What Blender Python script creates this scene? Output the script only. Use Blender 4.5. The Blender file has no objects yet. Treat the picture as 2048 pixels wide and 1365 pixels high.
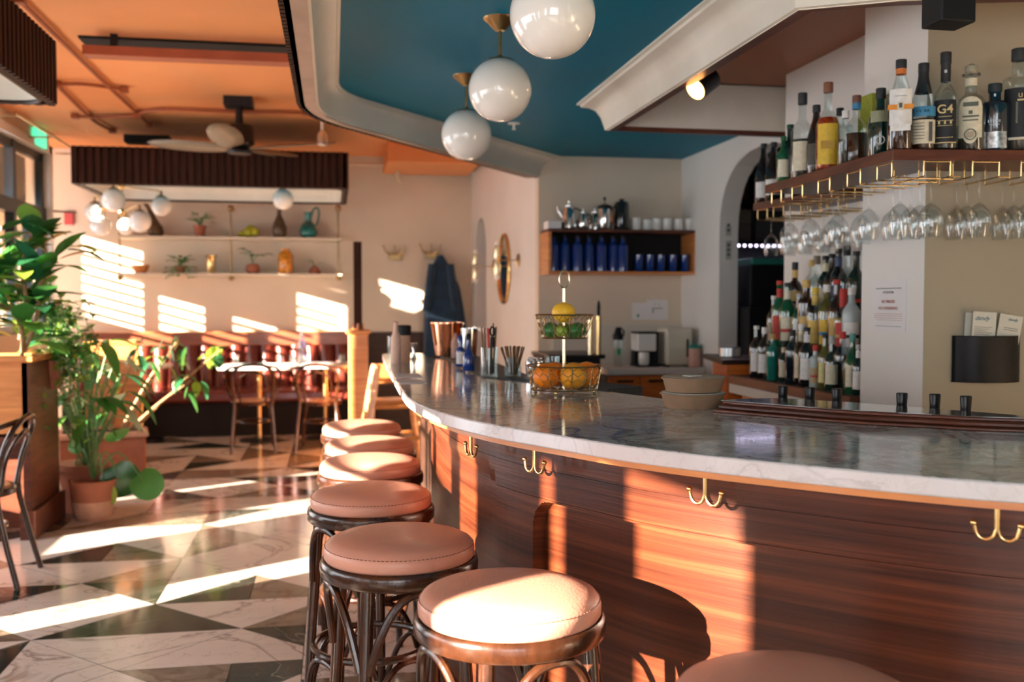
import bpy, bmesh, math, random
from mathutils import Vector, Matrix, noise as mnoise
R = random.Random(7)
C = bpy.context.scene.collection
SC = bpy.context.scene
pi = math.pi
# ------------------------------------------------------------------ camera
FPX, CX, CY = 1991.1, 1024.0, 682.5
PITCH = math.atan(78/FPX); YAW = math.atan(357/FPX); H = 1.38
VF = (math.sin(YAW)*math.cos(PITCH), math.cos(YAW)*math.cos(PITCH), -math.sin(PITCH))
VR = (math.cos(YAW), -math.sin(YAW), 0)
VU = (math.sin(YAW)*math.sin(PITCH), math.cos(YAW)*math.sin(PITCH), math.cos(PITCH))
cam = bpy.data.cameras.new('camera'); co = bpy.data.objects.new('camera', cam); C.objects.link(co)
cam.lens = 35; cam.sensor_width = 36; cam.clip_start = .05; cam.clip_end = 200
co.location = (0, 0, H)
co.rotation_euler = Matrix([[VR[i], VU[i], -VF[i]] for i in range(3)]).to_euler()
cam.dof.use_dof = True; cam.dof.focus_distance = 2.5; cam.dof.aperture_fstop = 3.1
SC.camera = co
# ------------------------------------------------------------------ view, world, sun
SC.view_settings.view_transform = 'Standard'; SC.view_settings.look = 'None'
SC.view_settings.gamma = 1; SC.view_settings.use_curve_mapping = False
SC.view_settings.exposure = 1.3
cy = SC.cycles
cy.use_denoising = True; cy.max_bounces = 7; cy.diffuse_bounces = 4; cy.glossy_bounces = 4
cy.transmission_bounces = 6; cy.transparent_max_bounces = 16; cy.caustics_reflective = False
cy.caustics_refractive = False; cy.sample_clamp_indirect = 6; cy.blur_glossy = .5
cy.use_adaptive_sampling = True; cy.adaptive_threshold = .02
W = bpy.data.worlds.new('daylight'); SC.world = W; W.use_nodes = True
bg = W.node_tree.nodes['Background']; bg.inputs[0].default_value = (.90, .94, 1, 1); bg.inputs[1].default_value = 3.6
AZ = math.radians(32); TANE = .28*math.cos(AZ)
sun = bpy.data.lights.new('sun', 'SUN'); sun.energy = 30; sun.color = (1, .83, .66); sun.angle = math.radians(.55)
so = bpy.data.objects.new('sun', sun); C.objects.link(so)
sd = Vector((math.cos(AZ), math.sin(AZ), -TANE)).normalized()
so.rotation_euler = sd.to_track_quat('-Z', 'Y').to_euler(); so.location = (-8, -4, 5)
def portal(loc, sx, sy, rot):
    l = bpy.data.lights.new('window_portal', 'AREA'); l.shape = 'RECTANGLE'; l.size = sx; l.size_y = sy
    o = bpy.data.objects.new('window_portal', l); C.objects.link(o); o.location = loc; o.rotation_euler = rot
    l.cycles.is_portal = True
# ------------------------------------------------------------------ placing helpers (rays met with real planes)
def ray(x, y):
    a = (x-CX)/FPX; b = (CY-y)/FPX
    return [VF[i]+a*VR[i]+b*VU[i] for i in range(3)]
def oz(x, y, z): d = ray(x, y); t = (z-H)/d[2]; return Vector((d[0]*t, d[1]*t, z))
def oy(x, y, Y): d = ray(x, y); t = Y/d[1]; return Vector((d[0]*t, Y, H+d[2]*t))
def ox(x, y, X): d = ray(x, y); t = X/d[0]; return Vector((X, d[1]*t, H+d[2]*t))
def od(x, y, D):
    d = ray(x, y); t = D/(d[0]*math.sin(YAW)+d[1]*math.cos(YAW)); return Vector((d[0]*t, d[1]*t, H+d[2]*t))
# ------------------------------------------------------------------ materials
def newmat(n):
    m = bpy.data.materials.new(n); m.use_nodes = True; nt = m.node_tree
    return m, nt, nt.nodes['Principled BSDF']
def L(nt, a, b): nt.links.new(a, b)
def coords(nt, scale=(1, 1, 1)):
    tc = nt.nodes.new('ShaderNodeTexCoord'); mp = nt.nodes.new('ShaderNodeMapping')
    mp.inputs['Scale'].default_value = scale; L(nt, tc.outputs['Object'], mp.inputs[0]); return mp.outputs[0]
def noise_(nt, vec, scale, detail=4, dist=0, rough=.5):
    n = nt.nodes.new('ShaderNodeTexNoise'); n.inputs['Scale'].default_value = scale
    n.inputs['Detail'].default_value = detail; n.inputs['Distortion'].default_value = dist
    n.inputs['Roughness'].default_value = rough; L(nt, vec, n.inputs['Vector']); return n.outputs['Fac']
def ramp(nt, fac, stops):
    r = nt.nodes.new('ShaderNodeValToRGB'); e = r.color_ramp.elements
    while len(e) < len(stops): e.new(.5)
    for k, (p, c) in enumerate(stops): e[k].position = p; e[k].color = (*c, 1)
    L(nt, fac, r.inputs[0]); return r.outputs[0]
def bump(nt, bs, fac, st, dist=.01):
    b = nt.nodes.new('ShaderNodeBump'); b.inputs['Strength'].default_value = st; b.inputs['Distance'].default_value = dist
    L(nt, fac, b.inputs['Height']); L(nt, b.outputs[0], bs.inputs['Normal'])
def plain(n, c, rough=.5, metal=0, var=.12, sc=6, bmp=0, bsc=40, spec=.5, coat=0, trans=0, ior=1.45, sheen=0):
    m, nt, bs = newmat(n)
    bs.inputs['Roughness'].default_value = rough; bs.inputs['Metallic'].default_value = metal
    bs.inputs['Specular IOR Level'].default_value = spec; bs.inputs['Coat Weight'].default_value = coat
    bs.inputs['Coat Roughness'].default_value = .1
    bs.inputs['Transmission Weight'].default_value = trans; bs.inputs['IOR'].default_value = ior
    bs.inputs['Sheen Weight'].default_value = sheen
    v = coords(nt); f = noise_(nt, v, sc, 3)
    lo = tuple(x*(1-var) for x in c); hi = tuple(min(1, x*(1+var)) for x in c)
    L(nt, ramp(nt, f, [(.3, lo), (.7, hi)]), bs.inputs['Base Color'])
    if bmp: bump(nt, bs, noise_(nt, v, bsc, 4), bmp)
    return m
def wood(n, c1, c2, rough=.35, sc=(2, 2, 28), coat=.3, mid=None, spec=.5):
    m, nt, bs = newmat(n)
    v = coords(nt, sc); f = noise_(nt, v, 1.2, 6, .6, .6)
    st = [(.3, c1), (.7, c2)] if not mid else [(.25, c1), (.5, mid), (.75, c2)]
    L(nt, ramp(nt, f, st), bs.inputs['Base Color'])
    bs.inputs['Roughness'].default_value = rough; bs.inputs['Coat Weight'].default_value = coat
    bs.inputs['Coat Roughness'].default_value = .18; bs.inputs['Specular IOR Level'].default_value = spec
    bump(nt, bs, noise_(nt, coords(nt, tuple(s*4 for s in sc)), 1.5, 3), .06)
    return m
def marble(n, base, vein, base2, sc=1.6, w=.012, rough=.12, strong=1.0, coat=0):
    m, nt, bs = newmat(n); v = coords(nt)
    f = noise_(nt, v, sc, 7, 1.1, .55)
    v1 = ramp(nt, f, [(.5-w*3, (0, 0, 0)), (.5, (strong,)*3), (.5+w, (0, 0, 0))])
    f2 = noise_(nt, coords(nt, (1, 1.7, 1)), sc*2.7, 6, 1.6, .6)
    v2 = ramp(nt, f2, [(.5-w*2, (0, 0, 0)), (.5, (strong*.5,)*3), (.5+w*2, (0, 0, 0))])
    cl = ramp(nt, noise_(nt, v, sc*1.3, 5, .5), [(.3, base2), (.65, base)])
    a = nt.nodes.new('ShaderNodeMath'); a.operation = 'MAXIMUM'; L(nt, v1, a.inputs[0]); L(nt, v2, a.inputs[1])
    mx = nt.nodes.new('ShaderNodeMix'); mx.data_type = 'RGBA'
    L(nt, a.outputs[0], mx.inputs[0]); L(nt, cl, mx.inputs[6]); mx.inputs[7].default_value = (*vein, 1)
    L(nt, mx.outputs[2], bs.inputs['Base Color']); bs.inputs['Roughness'].default_value = rough
    bs.inputs['Coat Weight'].default_value = coat
    return m
def glass(n, tint=(1, 1, 1), fac=.22, gl=(1, 1, 1), rough=.02):
    m, nt, bs = newmat(n); nt.nodes.remove(bs); out = nt.nodes['Material Output']
    t = nt.nodes.new('ShaderNodeBsdfTransparent'); t.inputs[0].default_value = (*tint, 1)
    g = nt.nodes.new('ShaderNodeBsdfGlossy'); g.inputs[0].default_value = (*gl, 1); g.inputs['Roughness'].default_value = rough
    lw = nt.nodes.new('ShaderNodeLayerWeight'); lw.inputs[0].default_value = .35
    mp = nt.nodes.new('ShaderNodeMapRange'); mp.inputs['To Min'].default_value = fac*.35; mp.inputs['To Max'].default_value = min(1, fac*3)
    L(nt, lw.outputs['Facing'], mp.inputs[0])
    mx = nt.nodes.new('ShaderNodeMixShader'); L(nt, mp.outputs[0], mx.inputs[0]); L(nt, t.outputs[0], mx.inputs[1]); L(nt, g.outputs[0], mx.inputs[2])
    L(nt, mx.outputs[0], out.inputs[0]); return m
def emis(n, c, s):
    m, nt, bs = newmat(n); bs.inputs['Base Color'].default_value = (*c, 1)
    bs.inputs['Emission Color'].default_value = (*c, 1); bs.inputs['Emission Strength'].default_value = s; return m
M = {}
M['plaster'] = plain('plaster_cream', (.70, .58, .45), .75, var=.06, sc=1.5, bmp=.08, bsc=25)
M['white'] = plain('plaster_white', (.74, .70, .65), .6, var=.05, sc=1.2, bmp=.05)
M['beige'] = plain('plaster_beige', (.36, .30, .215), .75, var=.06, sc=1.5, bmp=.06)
M['cove'] = plain('cove_cream', (.80, .74, .64), .45, var=.04)
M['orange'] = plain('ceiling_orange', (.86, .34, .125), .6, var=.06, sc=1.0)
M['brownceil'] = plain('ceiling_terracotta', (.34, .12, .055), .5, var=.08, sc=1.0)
M['blue'] = plain('ceiling_blue', (.0003, .165, .275), .5, var=.06, sc=.8, spec=.12)
M['slat'] = wood('fluted_walnut', (.016, .005, .003), (.055, .018, .008), .6, (20, 20, 2), 0, None, .15)
M['mahog'] = wood('mahogany', (.028, .0058, .0022), (.140, .036, .0125), .36, (.8, .8, 38), .05, (.068, .0155, .0055), .25)
M['mahogs'] = wood('mahogany_shelf', (.055, .014, .008), (.15, .040, .018), .4, (3, 3, 20), .08, None, .35)
M['owood'] = wood('orange_wood', (.45, .14, .035), (.72, .28, .08), .38, (2, 2, 20), .2)
M['owoodv'] = wood('vivid_orange_wood', (.55, .11, .012), (.85, .24, .04), .4, (2, 2, 20), .1)
M['dwood'] = wood('dark_wood', (.022, .009, .006), (.06, .024, .013), .45, (3, 3, 18), .05, None, .3)
M['bent'] = wood('bentwood_dark', (.016, .005, .0025), (.065, .021, .008), .24, (14, 14, 6), .25)
M['cane'] = wood('seat_wood', (.50, .20, .08), (.72, .34, .15), .4, (10, 10, 10), .2)
M['pink'] = plain('pink_leather', (.60, .29, .205), .42, var=.05, sc=4, bmp=.10, bsc=160, coat=.1)
M['stitch'] = plain('stitch', (.22, .09, .06), .6)
M['wine'] = plain('wine_leather', (.15, .024, .015), .30, var=.15, sc=5, bmp=.1, bsc=90, coat=.3)
M['carrara'] = marble('carrara_marble', (.62, .61, .585), (.12, .13, .13), (.46, .46, .44), 4.2, .024, .10, .8, .1)
M['carrara_edge'] = marble('carrara_edge', (.68, .64, .645), (.36, .35, .36), (.58, .56, .57), 2.2, .008, .22, .45, 0)
M['mwhite'] = marble('floor_white_marble', (.76, .68, .60), (.22, .15, .11), (.66, .58, .50), 1.1, .006, .13, .75)
M['mblack'] = marble('floor_green_black_marble', (.012, .018, .014), (.35, .33, .24), (.022, .03, .024), 1.0, .0035, .12, .6)
M['mtan'] = marble('floor_tan_marble', (.22, .165, .11), (.09, .06, .04), (.32, .25, .18), 2.2, .02, .14, .7)
M['grout'] = plain('grout', (.10, .09, .075), .8)
M['brass'] = plain('brass', (.72, .50, .22), .22, 1, var=.1, sc=12)
M['dbrass'] = plain('aged_brass', (.38, .25, .11), .3, 1, var=.2, sc=12)
M['pbrass'] = plain('pale_brass', (.80, .66, .42), .25, 1, var=.05)
M['copper'] = plain('copper', (.90, .42, .24), .14, 1, var=.08, sc=5)
M['chrome'] = plain('polished_steel', (.80, .80, .80), .12, 1, var=.03)
M['steel'] = plain('brushed_steel', (.55, .55, .54), .32, 1, var=.05)
M['black'] = plain('black_plastic', (.006, .006, .007), .28, var=.1, spec=.3)
M['blackm'] = plain('black_matte', (.006, .006, .0065), .55, spec=.3)
M['dframe'] = plain('dark_green_frame', (.010, .018, .020), .35)
M['void'] = plain('dark_recess', (.006, .004, .003), .8)
M['opal'] = plain('opal_glass', (.86, .82, .76), .08, var=.01, spec=.6, coat=.6)
M['ceram'] = plain('white_ceramic', (.78, .75, .70), .25, var=.03, coat=.3)
M['paper'] = plain('paper', (.74, .70, .68), .8, var=.02)
M['menu'] = plain('menu_card', (.62, .58, .48), .8, var=.03)
M['ink'] = plain('ink_grey', (.10, .10, .10), .8)
M['inkblue'] = plain('ink_blue', (.02, .10, .16), .8)
M['inkred'] = plain('ink_red', (.42, .10, .06), .8)
M['kraft'] = plain('kraft_board', (.27, .165, .095), .75, var=.08, sc=30, bmp=.08, bsc=80)
M['terra'] = plain('terracotta', (.36, .115, .06), .75, var=.14, sc=8, bmp=.1)
M['terral'] = plain('terracotta_pale', (.58, .30, .20), .75, var=.2, sc=12, bmp=.1)
M['soil'] = plain('soil', (.03, .018, .010), .95, bmp=.6, bsc=60)
M['leaf'] = plain('leaf_green', (.035, .16, .035), .32, var=.35, sc=5, trans=0)
M['leafd'] = plain('leaf_dark_green', (.014, .075, .035), .28, var=.35, sc=5)
M['leafy'] = plain('leaf_yellow_green', (.22, .34, .045), .4, var=.3, sc=6)
M['leafp'] = plain('leaf_pale', (.55, .60, .40), .4, var=.2, sc=6)
def leafmat(n, c, tr, ro=.28):
    m, nt, bs = newmat(n); v = coords(nt); f = noise_(nt, v, 5, 3)
    col = ramp(nt, f, [(.3, tuple(x*.65 for x in c)), (.7, tuple(min(1, x*1.35) for x in c))]); L(nt, col, bs.inputs['Base Color']); bs.inputs['Roughness'].default_value = ro
    t = nt.nodes.new('ShaderNodeBsdfTranslucent'); t.inputs[0].default_value = (*tr, 1); mx = nt.nodes.new('ShaderNodeMixShader'); mx.inputs[0].default_value = .28
    L(nt, bs.outputs[0], mx.inputs[1]); L(nt, t.outputs[0], mx.inputs[2]); L(nt, mx.outputs[0], nt.nodes['Material Output'].inputs[0]); return m
M['leaf'] = leafmat('leaf_green', (.045, .20, .045), (.20, .52, .08)); M['leafd'] = leafmat('leaf_dark_green', (.018, .09, .04), (.10, .36, .08), .24); M['leafy'] = leafmat('leaf_yellow_green', (.26, .38, .05), (.5, .7, .1)); M['leafp'] = leafmat('leaf_pale', (.55, .62, .40), (.5, .6, .3), .35)
M['stem'] = plain('stem_tan', (.34, .19, .085), .6, var=.2, sc=20)
M['gstem'] = plain('stem_green', (.10, .22, .06), .5)
M['cloth'] = plain('navy_cloth', (.010, .036, .075), .85, var=.25, sc=8, bmp=.4, bsc=14, sheen=.3)
M['jade'] = plain('jade_glaze', (.008, .14, .12), .15, var=.4, sc=9, coat=.5)
M['vase'] = plain('brown_vase', (.09, .055, .03), .4, var=.5, sc=20)
M['yglaze'] = plain('yellow_glaze', (.50, .50, .03), .3, var=.3, sc=12)
M['amberv'] = plain('amber_glaze', (.60, .22, .02), .2, var=.4, sc=30, coat=.4)
M['orangef'] = plain('orange_peel', (.95, .24, .008), .42, var=.08, sc=8, bmp=.25, bsc=140)
M['orangeg'] = plain('orange_peel_greenish', (.80, .30, .015), .42, var=.35, sc=9, bmp=.25, bsc=140)
M['lemon'] = plain('lemon_peel', (.88, .50, .03), .42, var=.06, sc=8, bmp=.25, bsc=120)
M['lime'] = plain('lime_peel', (.03, .17, .03), .35, var=.35, sc=16, bmp=.15, bsc=120)
M['limey'] = plain('lime_peel_yellow', (.25, .34, .04), .38, var=.3, sc=16, bmp=.15, bsc=120)
M['glass'] = glass('clear_glass', (.96, .97, .97), .09)
M['glasst'] = glass('tinted_clear_glass', (.86, .91, .91), .11)
M['pane'] = glass('window_pane', (.97, .98, .98), .05)
M['blueg'] = glass('blue_glass', (.05, .16, .42), .22, (.5, .7, 1))
M['bluep'] = plain('blue_glass_bottle', (.004, .035, .20), .06, coat=1, var=.2)
M['led'] = emis('led_lamp', (.80, .70, 1.0), 2.2)
M['spot'] = emis('warm_lamp', (1, .42, .12), 5)
M['exitg'] = emis('exit_green', (.10, .75, .42), .55)
M['red'] = plain('red_plastic', (.50, .03, .02), .4)
M['mirror'] = plain('mirror', (.85, .85, .83), .03, 1, var=.01)
M['darkmetal'] = plain('dark_metal', (.02, .02, .022), .35, .6)
M['sugar'] = plain('straw_paper', (.19, .10, .045), .8, var=.4, sc=60)
# ------------------------------------------------------------------ mesh builder
class MB:
    def __init__(s): s.v = []; s.f = []; s.m = []; s.cur = 0
    def add(s, vs, fs):
        o = len(s.v); s.v += [tuple(p) for p in vs]; s.f += [tuple(i+o for i in f) for f in fs]; s.m += [s.cur]*len(fs); return s
    def box(s, x0, y0, z0, x1, y1, z1):
        v = [(x, y, z) for x in (x0, x1) for y in (y0, y1) for z in (z0, z1)]
        return s.add(v, [(0, 1, 3, 2), (4, 6, 7, 5), (0, 4, 5, 1), (2, 3, 7, 6), (0, 2, 6, 4), (1, 5, 7, 3)])
    def bar(s, a, b, w, h, up=(0, 0, 1)):
        a = Vector(a); b = Vector(b); d = (b-a).normalized(); u = Vector(up)
        r = d.cross(u)
        if r.length < 1e-4: r = d.cross(Vector((1, 0, 0)))
        r.normalize(); u = r.cross(d)
        v = [p+r*(i*w/2)+u*(j*h/2) for p in (a, b) for i in (-1, 1) for j in (-1, 1)]
        return s.add(v, [(0, 1, 3, 2), (4, 6, 7, 5), (0, 4, 5, 1), (2, 3, 7, 6), (0, 2, 6, 4), (1, 5, 7, 3)])
    def prism(s, poly, z0, z1):
        n = len(poly); v = [(p[0], p[1], z0) for p in poly]+[(p[0], p[1], z1) for p in poly]
        return s.add(v, [tuple(range(n-1, -1, -1)), tuple(range(n, 2*n))]+[(i, (i+1) % n, n+(i+1) % n, n+i) for i in range(n)])
    def lathe(s, prof, c=(0, 0, 0), seg=24, sx=1, sy=1, cap=True, wob=None):
        o = Vector(c); v = []; f = []; n = len(prof)
        for (r, z) in prof:
            for k in range(seg):
                a = 2*pi*k/seg; rr = r*(wob(a, z) if wob else 1)
                v.append((o.x+rr*math.cos(a)*sx, o.y+rr*math.sin(a)*sy, o.z+z))
        for i in range(n-1):
            for k in range(seg):
                f.append((i*seg+k, i*seg+(k+1) % seg, (i+1)*seg+(k+1) % seg, (i+1)*seg+k))
        if cap:
            if prof[0][0] > 1e-5: f.append(tuple(range(seg-1, -1, -1)))
            if prof[-1][0] > 1e-5: f.append(tuple((n-1)*seg+k for k in range(seg)))
        return s.add(v, f)
    def sph(s, c, r, seg=16, rings=9, sc=(1, 1, 1), rot=None):
        c = Vector(c); v = []; f = []
        for i in range(rings+1):
            t = pi*i/rings
            for k in range(seg):
                a = 2*pi*k/seg; p = Vector((math.sin(t)*math.cos(a)*sc[0], math.sin(t)*math.sin(a)*sc[1], math.cos(t)*sc[2]))*r
                if rot: p = rot @ p
                v.append(c+p)
        for i in range(rings):
            for k in range(seg): f.append((i*seg+k, (i+1)*seg+k, (i+1)*seg+(k+1) % seg, i*seg+(k+1) % seg))
        return s.add(v, f)
    def tube(s, pts, r, seg=8, closed=False, flat=None):
        P = [Vector(p) for p in pts]; n = len(P); v = []; f = []
        T = []
        for i in range(n):
            a = P[(i-1) % n] if (closed or i > 0) else P[i]; b = P[(i+1) % n] if (closed or i < n-1) else P[i]
            T.append((b-a).normalized())
        up = Vector((0, 0, 1)) if abs(T[0].z) < .9 else Vector((1, 0, 0))
        x = T[0].cross(up).normalized()
        for i in range(n):
            x = (x-T[i]*x.dot(T[i])).normalized(); y = T[i].cross(x)
            rr = r[i] if isinstance(r, (list, tuple)) else r
            for k in range(seg):
                a = 2*pi*k/seg; v.append(P[i]+x*(math.cos(a)*rr)+y*(math.sin(a)*rr*(flat or 1)))
        for i in range(n if closed else n-1):
            j = (i+1) % n
            for k in range(seg): f.append((i*seg+k, i*seg+(k+1) % seg, j*seg+(k+1) % seg, j*seg+k))
        if not closed: f += [tuple(range(seg-1, -1, -1)), tuple((n-1)*seg+k for k in range(seg))]
        return s.add(v, f)
    def ring(s, c, R_, r, seg=40, ts=8, z=None):
        return s.tube([(c[0]+R_*math.cos(2*pi*k/seg), c[1]+R_*math.sin(2*pi*k/seg), c[2]) for k in range(seg)], r, ts, True)
    def grid(s, rows):
        n = len(rows[0]); v = [p for r in rows for p in r]
        return s.add(v, [(i*n+k, i*n+k+1, (i+1)*n+k+1, (i+1)*n+k) for i in range(len(rows)-1) for k in range(n-1)])
    def build(s, name, mat, parent=None, smooth=True, bev=0, recalc=True, ang=35):
        me = bpy.data.meshes.new(name); me.from_pydata(s.v, [], s.f)
        mats = mat if isinstance(mat, (list, tuple)) else [mat]
        for m in mats: me.materials.append(M[m] if isinstance(m, str) else m)
        if len(mats) > 1: me.polygons.foreach_set('material_index', s.m)
        if recalc:
            b = bmesh.new(); b.from_mesh(me); bmesh.ops.remove_doubles(b, verts=b.verts, dist=1e-6)
            bmesh.ops.recalc_face_normals(b, faces=b.faces); b.to_mesh(me); b.free()
        if smooth:
            me.shade_smooth()
            try: me.set_sharp_from_angle(angle=math.radians(ang))
            except Exception: pass
        o = bpy.data.objects.new(name, me); C.objects.link(o)
        if parent: o.parent = parent
        if bev:
            md = o.modifiers.new('bevel', 'BEVEL'); md.width = bev; md.segments = 2; md.limit_method = 'ANGLE'
        return o
def tag(o, label, cat, group=None, kind=None):
    o['label'] = label; o['category'] = cat
    if group: o['group'] = group
    if kind: o['kind'] = kind
    return o
def thing(name, label, cat, loc=(0, 0, 0), rz=0, group=None):
    o = bpy.data.objects.new(name, None); C.objects.link(o); o.empty_display_size = .05
    o.location = loc; o.rotation_euler = (0, 0, rz); return tag(o, label, cat, group)
def struct(mb, name, mat, **k):
    o = mb.build(name, mat, **k); o['kind'] = 'structure'; return o
def dup(root, loc, rz=None, label=None, group=None, sc=None):
    r = root.copy(); C.objects.link(r); r.location = loc
    if rz is not None: r.rotation_euler = (0, 0, rz)
    if sc: r.scale = (sc,)*3
    if label: r['label'] = label
    if group: r['group'] = group
    for ch in list(root.children):
        c = ch.copy(); C.objects.link(c); c.parent = r
        for g in list(ch.children):
            d = g.copy(); C.objects.link(d); d.parent = c
    return r
def text(name, body, size, mat, parent, loc, rot, align='CENTER', ext=.0004, shear=0, bold=0):
    cu = bpy.data.curves.new(name, 'FONT'); cu.body = body; cu.size = size; cu.align_x = align; cu.align_y = 'CENTER'
    cu.extrude = ext; cu.shear = shear; cu.offset = bold
    t = bpy.data.objects.new(name, cu); C.objects.link(t)
    me = bpy.data.meshes.new_from_object(t.evaluated_get(bpy.context.evaluated_depsgraph_get()))
    me.materials.clear(); me.materials.append(M[mat]); bpy.data.objects.remove(t)
    o = bpy.data.objects.new(name, me); C.objects.link(o); o.parent = parent; o.location = loc; o.rotation_euler = rot
    return o
def catmull(pts, n=8, closed=False):
    P = [Vector(p) for p in pts]; out = []; m = len(P)
    rng = range(m) if closed else range(m-1)
    for i in rng:
        p0 = P[(i-1) % m] if (closed or i > 0) else P[i]*2-P[i+1]; p1 = P[i]; p2 = P[(i+1) % m]
        p3 = P[(i+2) % m] if (closed or i < m-2) else p2*2-p1
        for k in range(n):
            t = k/n
            out.append(.5*((2*p1)+(p2-p0)*t+(2*p0-5*p1+4*p2-p3)*t*t+(3*p1-p0-3*p2+p3)*t**3))
    if not closed: out.append(P[-1])
    return out
def offset(pts, d):
    """offset a 2-D open polyline to its left by d"""
    out = []; n = len(pts)
    for i in range(n):
        a = Vector(pts[max(0, i-1)][:2]); b = Vector(pts[min(n-1, i+1)][:2]); t = (b-a).normalized()
        out.append((pts[i][0]-t.y*d, pts[i][1]+t.x*d))
    return out
def roundpoly(poly, rads, n=8):
    out = []; m = len(poly)
    for i in range(m):
        p = Vector(poly[i][:2]); a = Vector(poly[i-1][:2]); b = Vector(poly[(i+1) % m][:2]); r = rads[i] if isinstance(rads, (list, tuple)) else rads
        if r <= 0: out.append(tuple(p)); continue
        q0 = p+(a-p).normalized()*r; q1 = p+(b-p).normalized()*r
        for k in range(n+1):
            t = k/n; out.append(tuple(q0*(1-t)**2+p*2*t*(1-t)+q1*t*t))
    return out
# ================================================================== SETTING
# floor: 60 cm marble tiles laid on the diagonal, cut into halves and quarters in three stones
T = .4165; SX = -.125
fl = MB()
KN = {(1, 0): 'Dbb', (0, 1): 'F', (1, 2): 'Rtb', (2, 1): 'Dbt', (2, -1): 'Utb', (3, 0): 'Rtb', (0, 3): 'Dbt', (1, 4): 'Ltt', (2, 3): 'F', (0, 5): 'Dtt',
      (1, 6): 'Utb', (2, 5): 'F', (3, 2): 'F', (0, -1): 'Rbt', (1, -2): 'F', (-1, 4): 'F', (-1, 2): 'Ubb', (-1, 0): 'Dtt', (3, 4): 'Lbt', (2, 7): 'Dtb',
      (1, 8): 'F', (0, 7): 'Lbt', (0, 9): 'Dbt', (1, 10): 'Utt', (2, 9): 'Ubb', (3, 6): 'Lbb', (3, 8): 'F'}
def clip(poly, x, keep_left):
    out = []; s = 1 if keep_left else -1
    for i in range(len(poly)):
        a = poly[i]; b = poly[(i+1) % len(poly)]; da = s*(x-a[0]); db = s*(x-b[0])
        if da >= 0: out.append(a)
        if da*db < 0: t = da/(da-db); out.append((a[0]+(b[0]-a[0])*t, a[1]+(b[1]-a[1])*t))
    return out
def piece(pts, m, side):
    pts = clip(pts, SX, side)
    if len(pts) < 3: return
    cx = sum(p[0] for p in pts)/len(pts); cy_ = sum(p[1] for p in pts)/len(pts)
    if cy_ < -4 or cy_ > 11.4 or cx < -3.6 or cx > 4.6: return
    ins = .0022; v = []
    for p in pts:
        d = Vector((p[0]-cx, p[1]-cy_)); l = d.length
        if l > 1e-6: d *= max(0, (l-ins*1.3)/l)
        v.append((cx+d.x, cy_+d.y, 0))
    fl.cur = m; fl.add(v, [tuple(range(len(v)))])
rf = random.Random(21)
for side, x0, y0 in ((True, -1.225, 4.294), (False, -.125, 4.50)):
    for i in range(-10, 14):
        for j in range(-22, 20):
            if (i+j) % 2 == 0: continue
            c = (x0+i*T, y0+j*T)
            Tp, Bt, Lf, Rt = (c[0], c[1]+T), (c[0], c[1]-T), (c[0]-T, c[1]), (c[0]+T, c[1])
            code = KN.get((i, j)) if side else None
            if not code: code = rf.choice(['F', 'Dbt', 'Utb', 'Ltb', 'Rbt', 'Dbb', 'Ltt', 'Ubt', 'F'])
            ci = {'b': 1, 't': 2, 'w': 0}
            if code == 'F': piece([Tp, Rt, Bt, Lf], 0, side); continue
            k, a, b = code
            if k == 'D': piece([Lf, Rt, Bt], 0, side); q = ([Lf, Tp, c], [Tp, Rt, c]); fh = [Lf, Tp, Rt]
            if k == 'U': piece([Lf, Tp, Rt], 0, side); q = ([Lf, c, Bt], [c, Rt, Bt]); fh = [Lf, Rt, Bt]
            if k == 'L': piece([Tp, Bt, Lf], 0, side); q = ([Tp, Rt, c], [c, Rt, Bt]); fh = [Tp, Rt, Bt]
            if k == 'R': piece([Tp, Rt, Bt], 0, side); q = ([Tp, c, Lf], [c, Bt, Lf]); fh = [Tp, Bt, Lf]
            if a == b: piece(fh, ci[a], side)
            else: piece(q[0], ci[a], side); piece(q[1], ci[b], side)
fo = struct(fl, 'floor', ['mwhite', 'mblack', 'mtan'], smooth=False, recalc=False)
for p in fo.data.polygons:
    pass
struct(MB().box(-3.7, -4.1, -.06, 4.6, 11.5, -.0015), 'floor.001', 'grout', smooth=False)
# ---- window wall (X = -2.7): openings (y0, y1, sill, head), unseen ones made up to shape sun patches
WX = -2.7
OPEN = [(-3.8, -2.2, .3, 2.3), (-.33, .11, .30, 1.985), (.33, .475, 1.0, 1.93), (.84, 1.12, .3, 1.93), (1.17, 1.70, 1.60, 1.93), (1.74, 2.27, .95, 1.93), (2.32, 2.86, .95, 1.93), (2.91, 3.40, .95, 1.93), (3.45, 3.85, .3, 1.93),
        (4.95, 5.50, .3, 2.0), (5.66, 6.60, .3, 2.0), (6.74, 7.60, .72, 2.0), (7.95, 10.28, 1.1, 2.80)]
ww = MB(); ys = sorted(OPEN); y = -4.1
for (a, b, s, h) in ys:
    ww.box(WX-.14, y, 0, WX, a, 3.05); ww.box(WX-.14, a, 0, WX, b, s); ww.box(WX-.14, a, h, WX, b, 3.05); y = b
ww.box(WX-.14, y, 0, WX, 10.34, 3.05)
struct(ww, 'wall_left', 'plaster', smooth=False)
wi = 0
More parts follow.
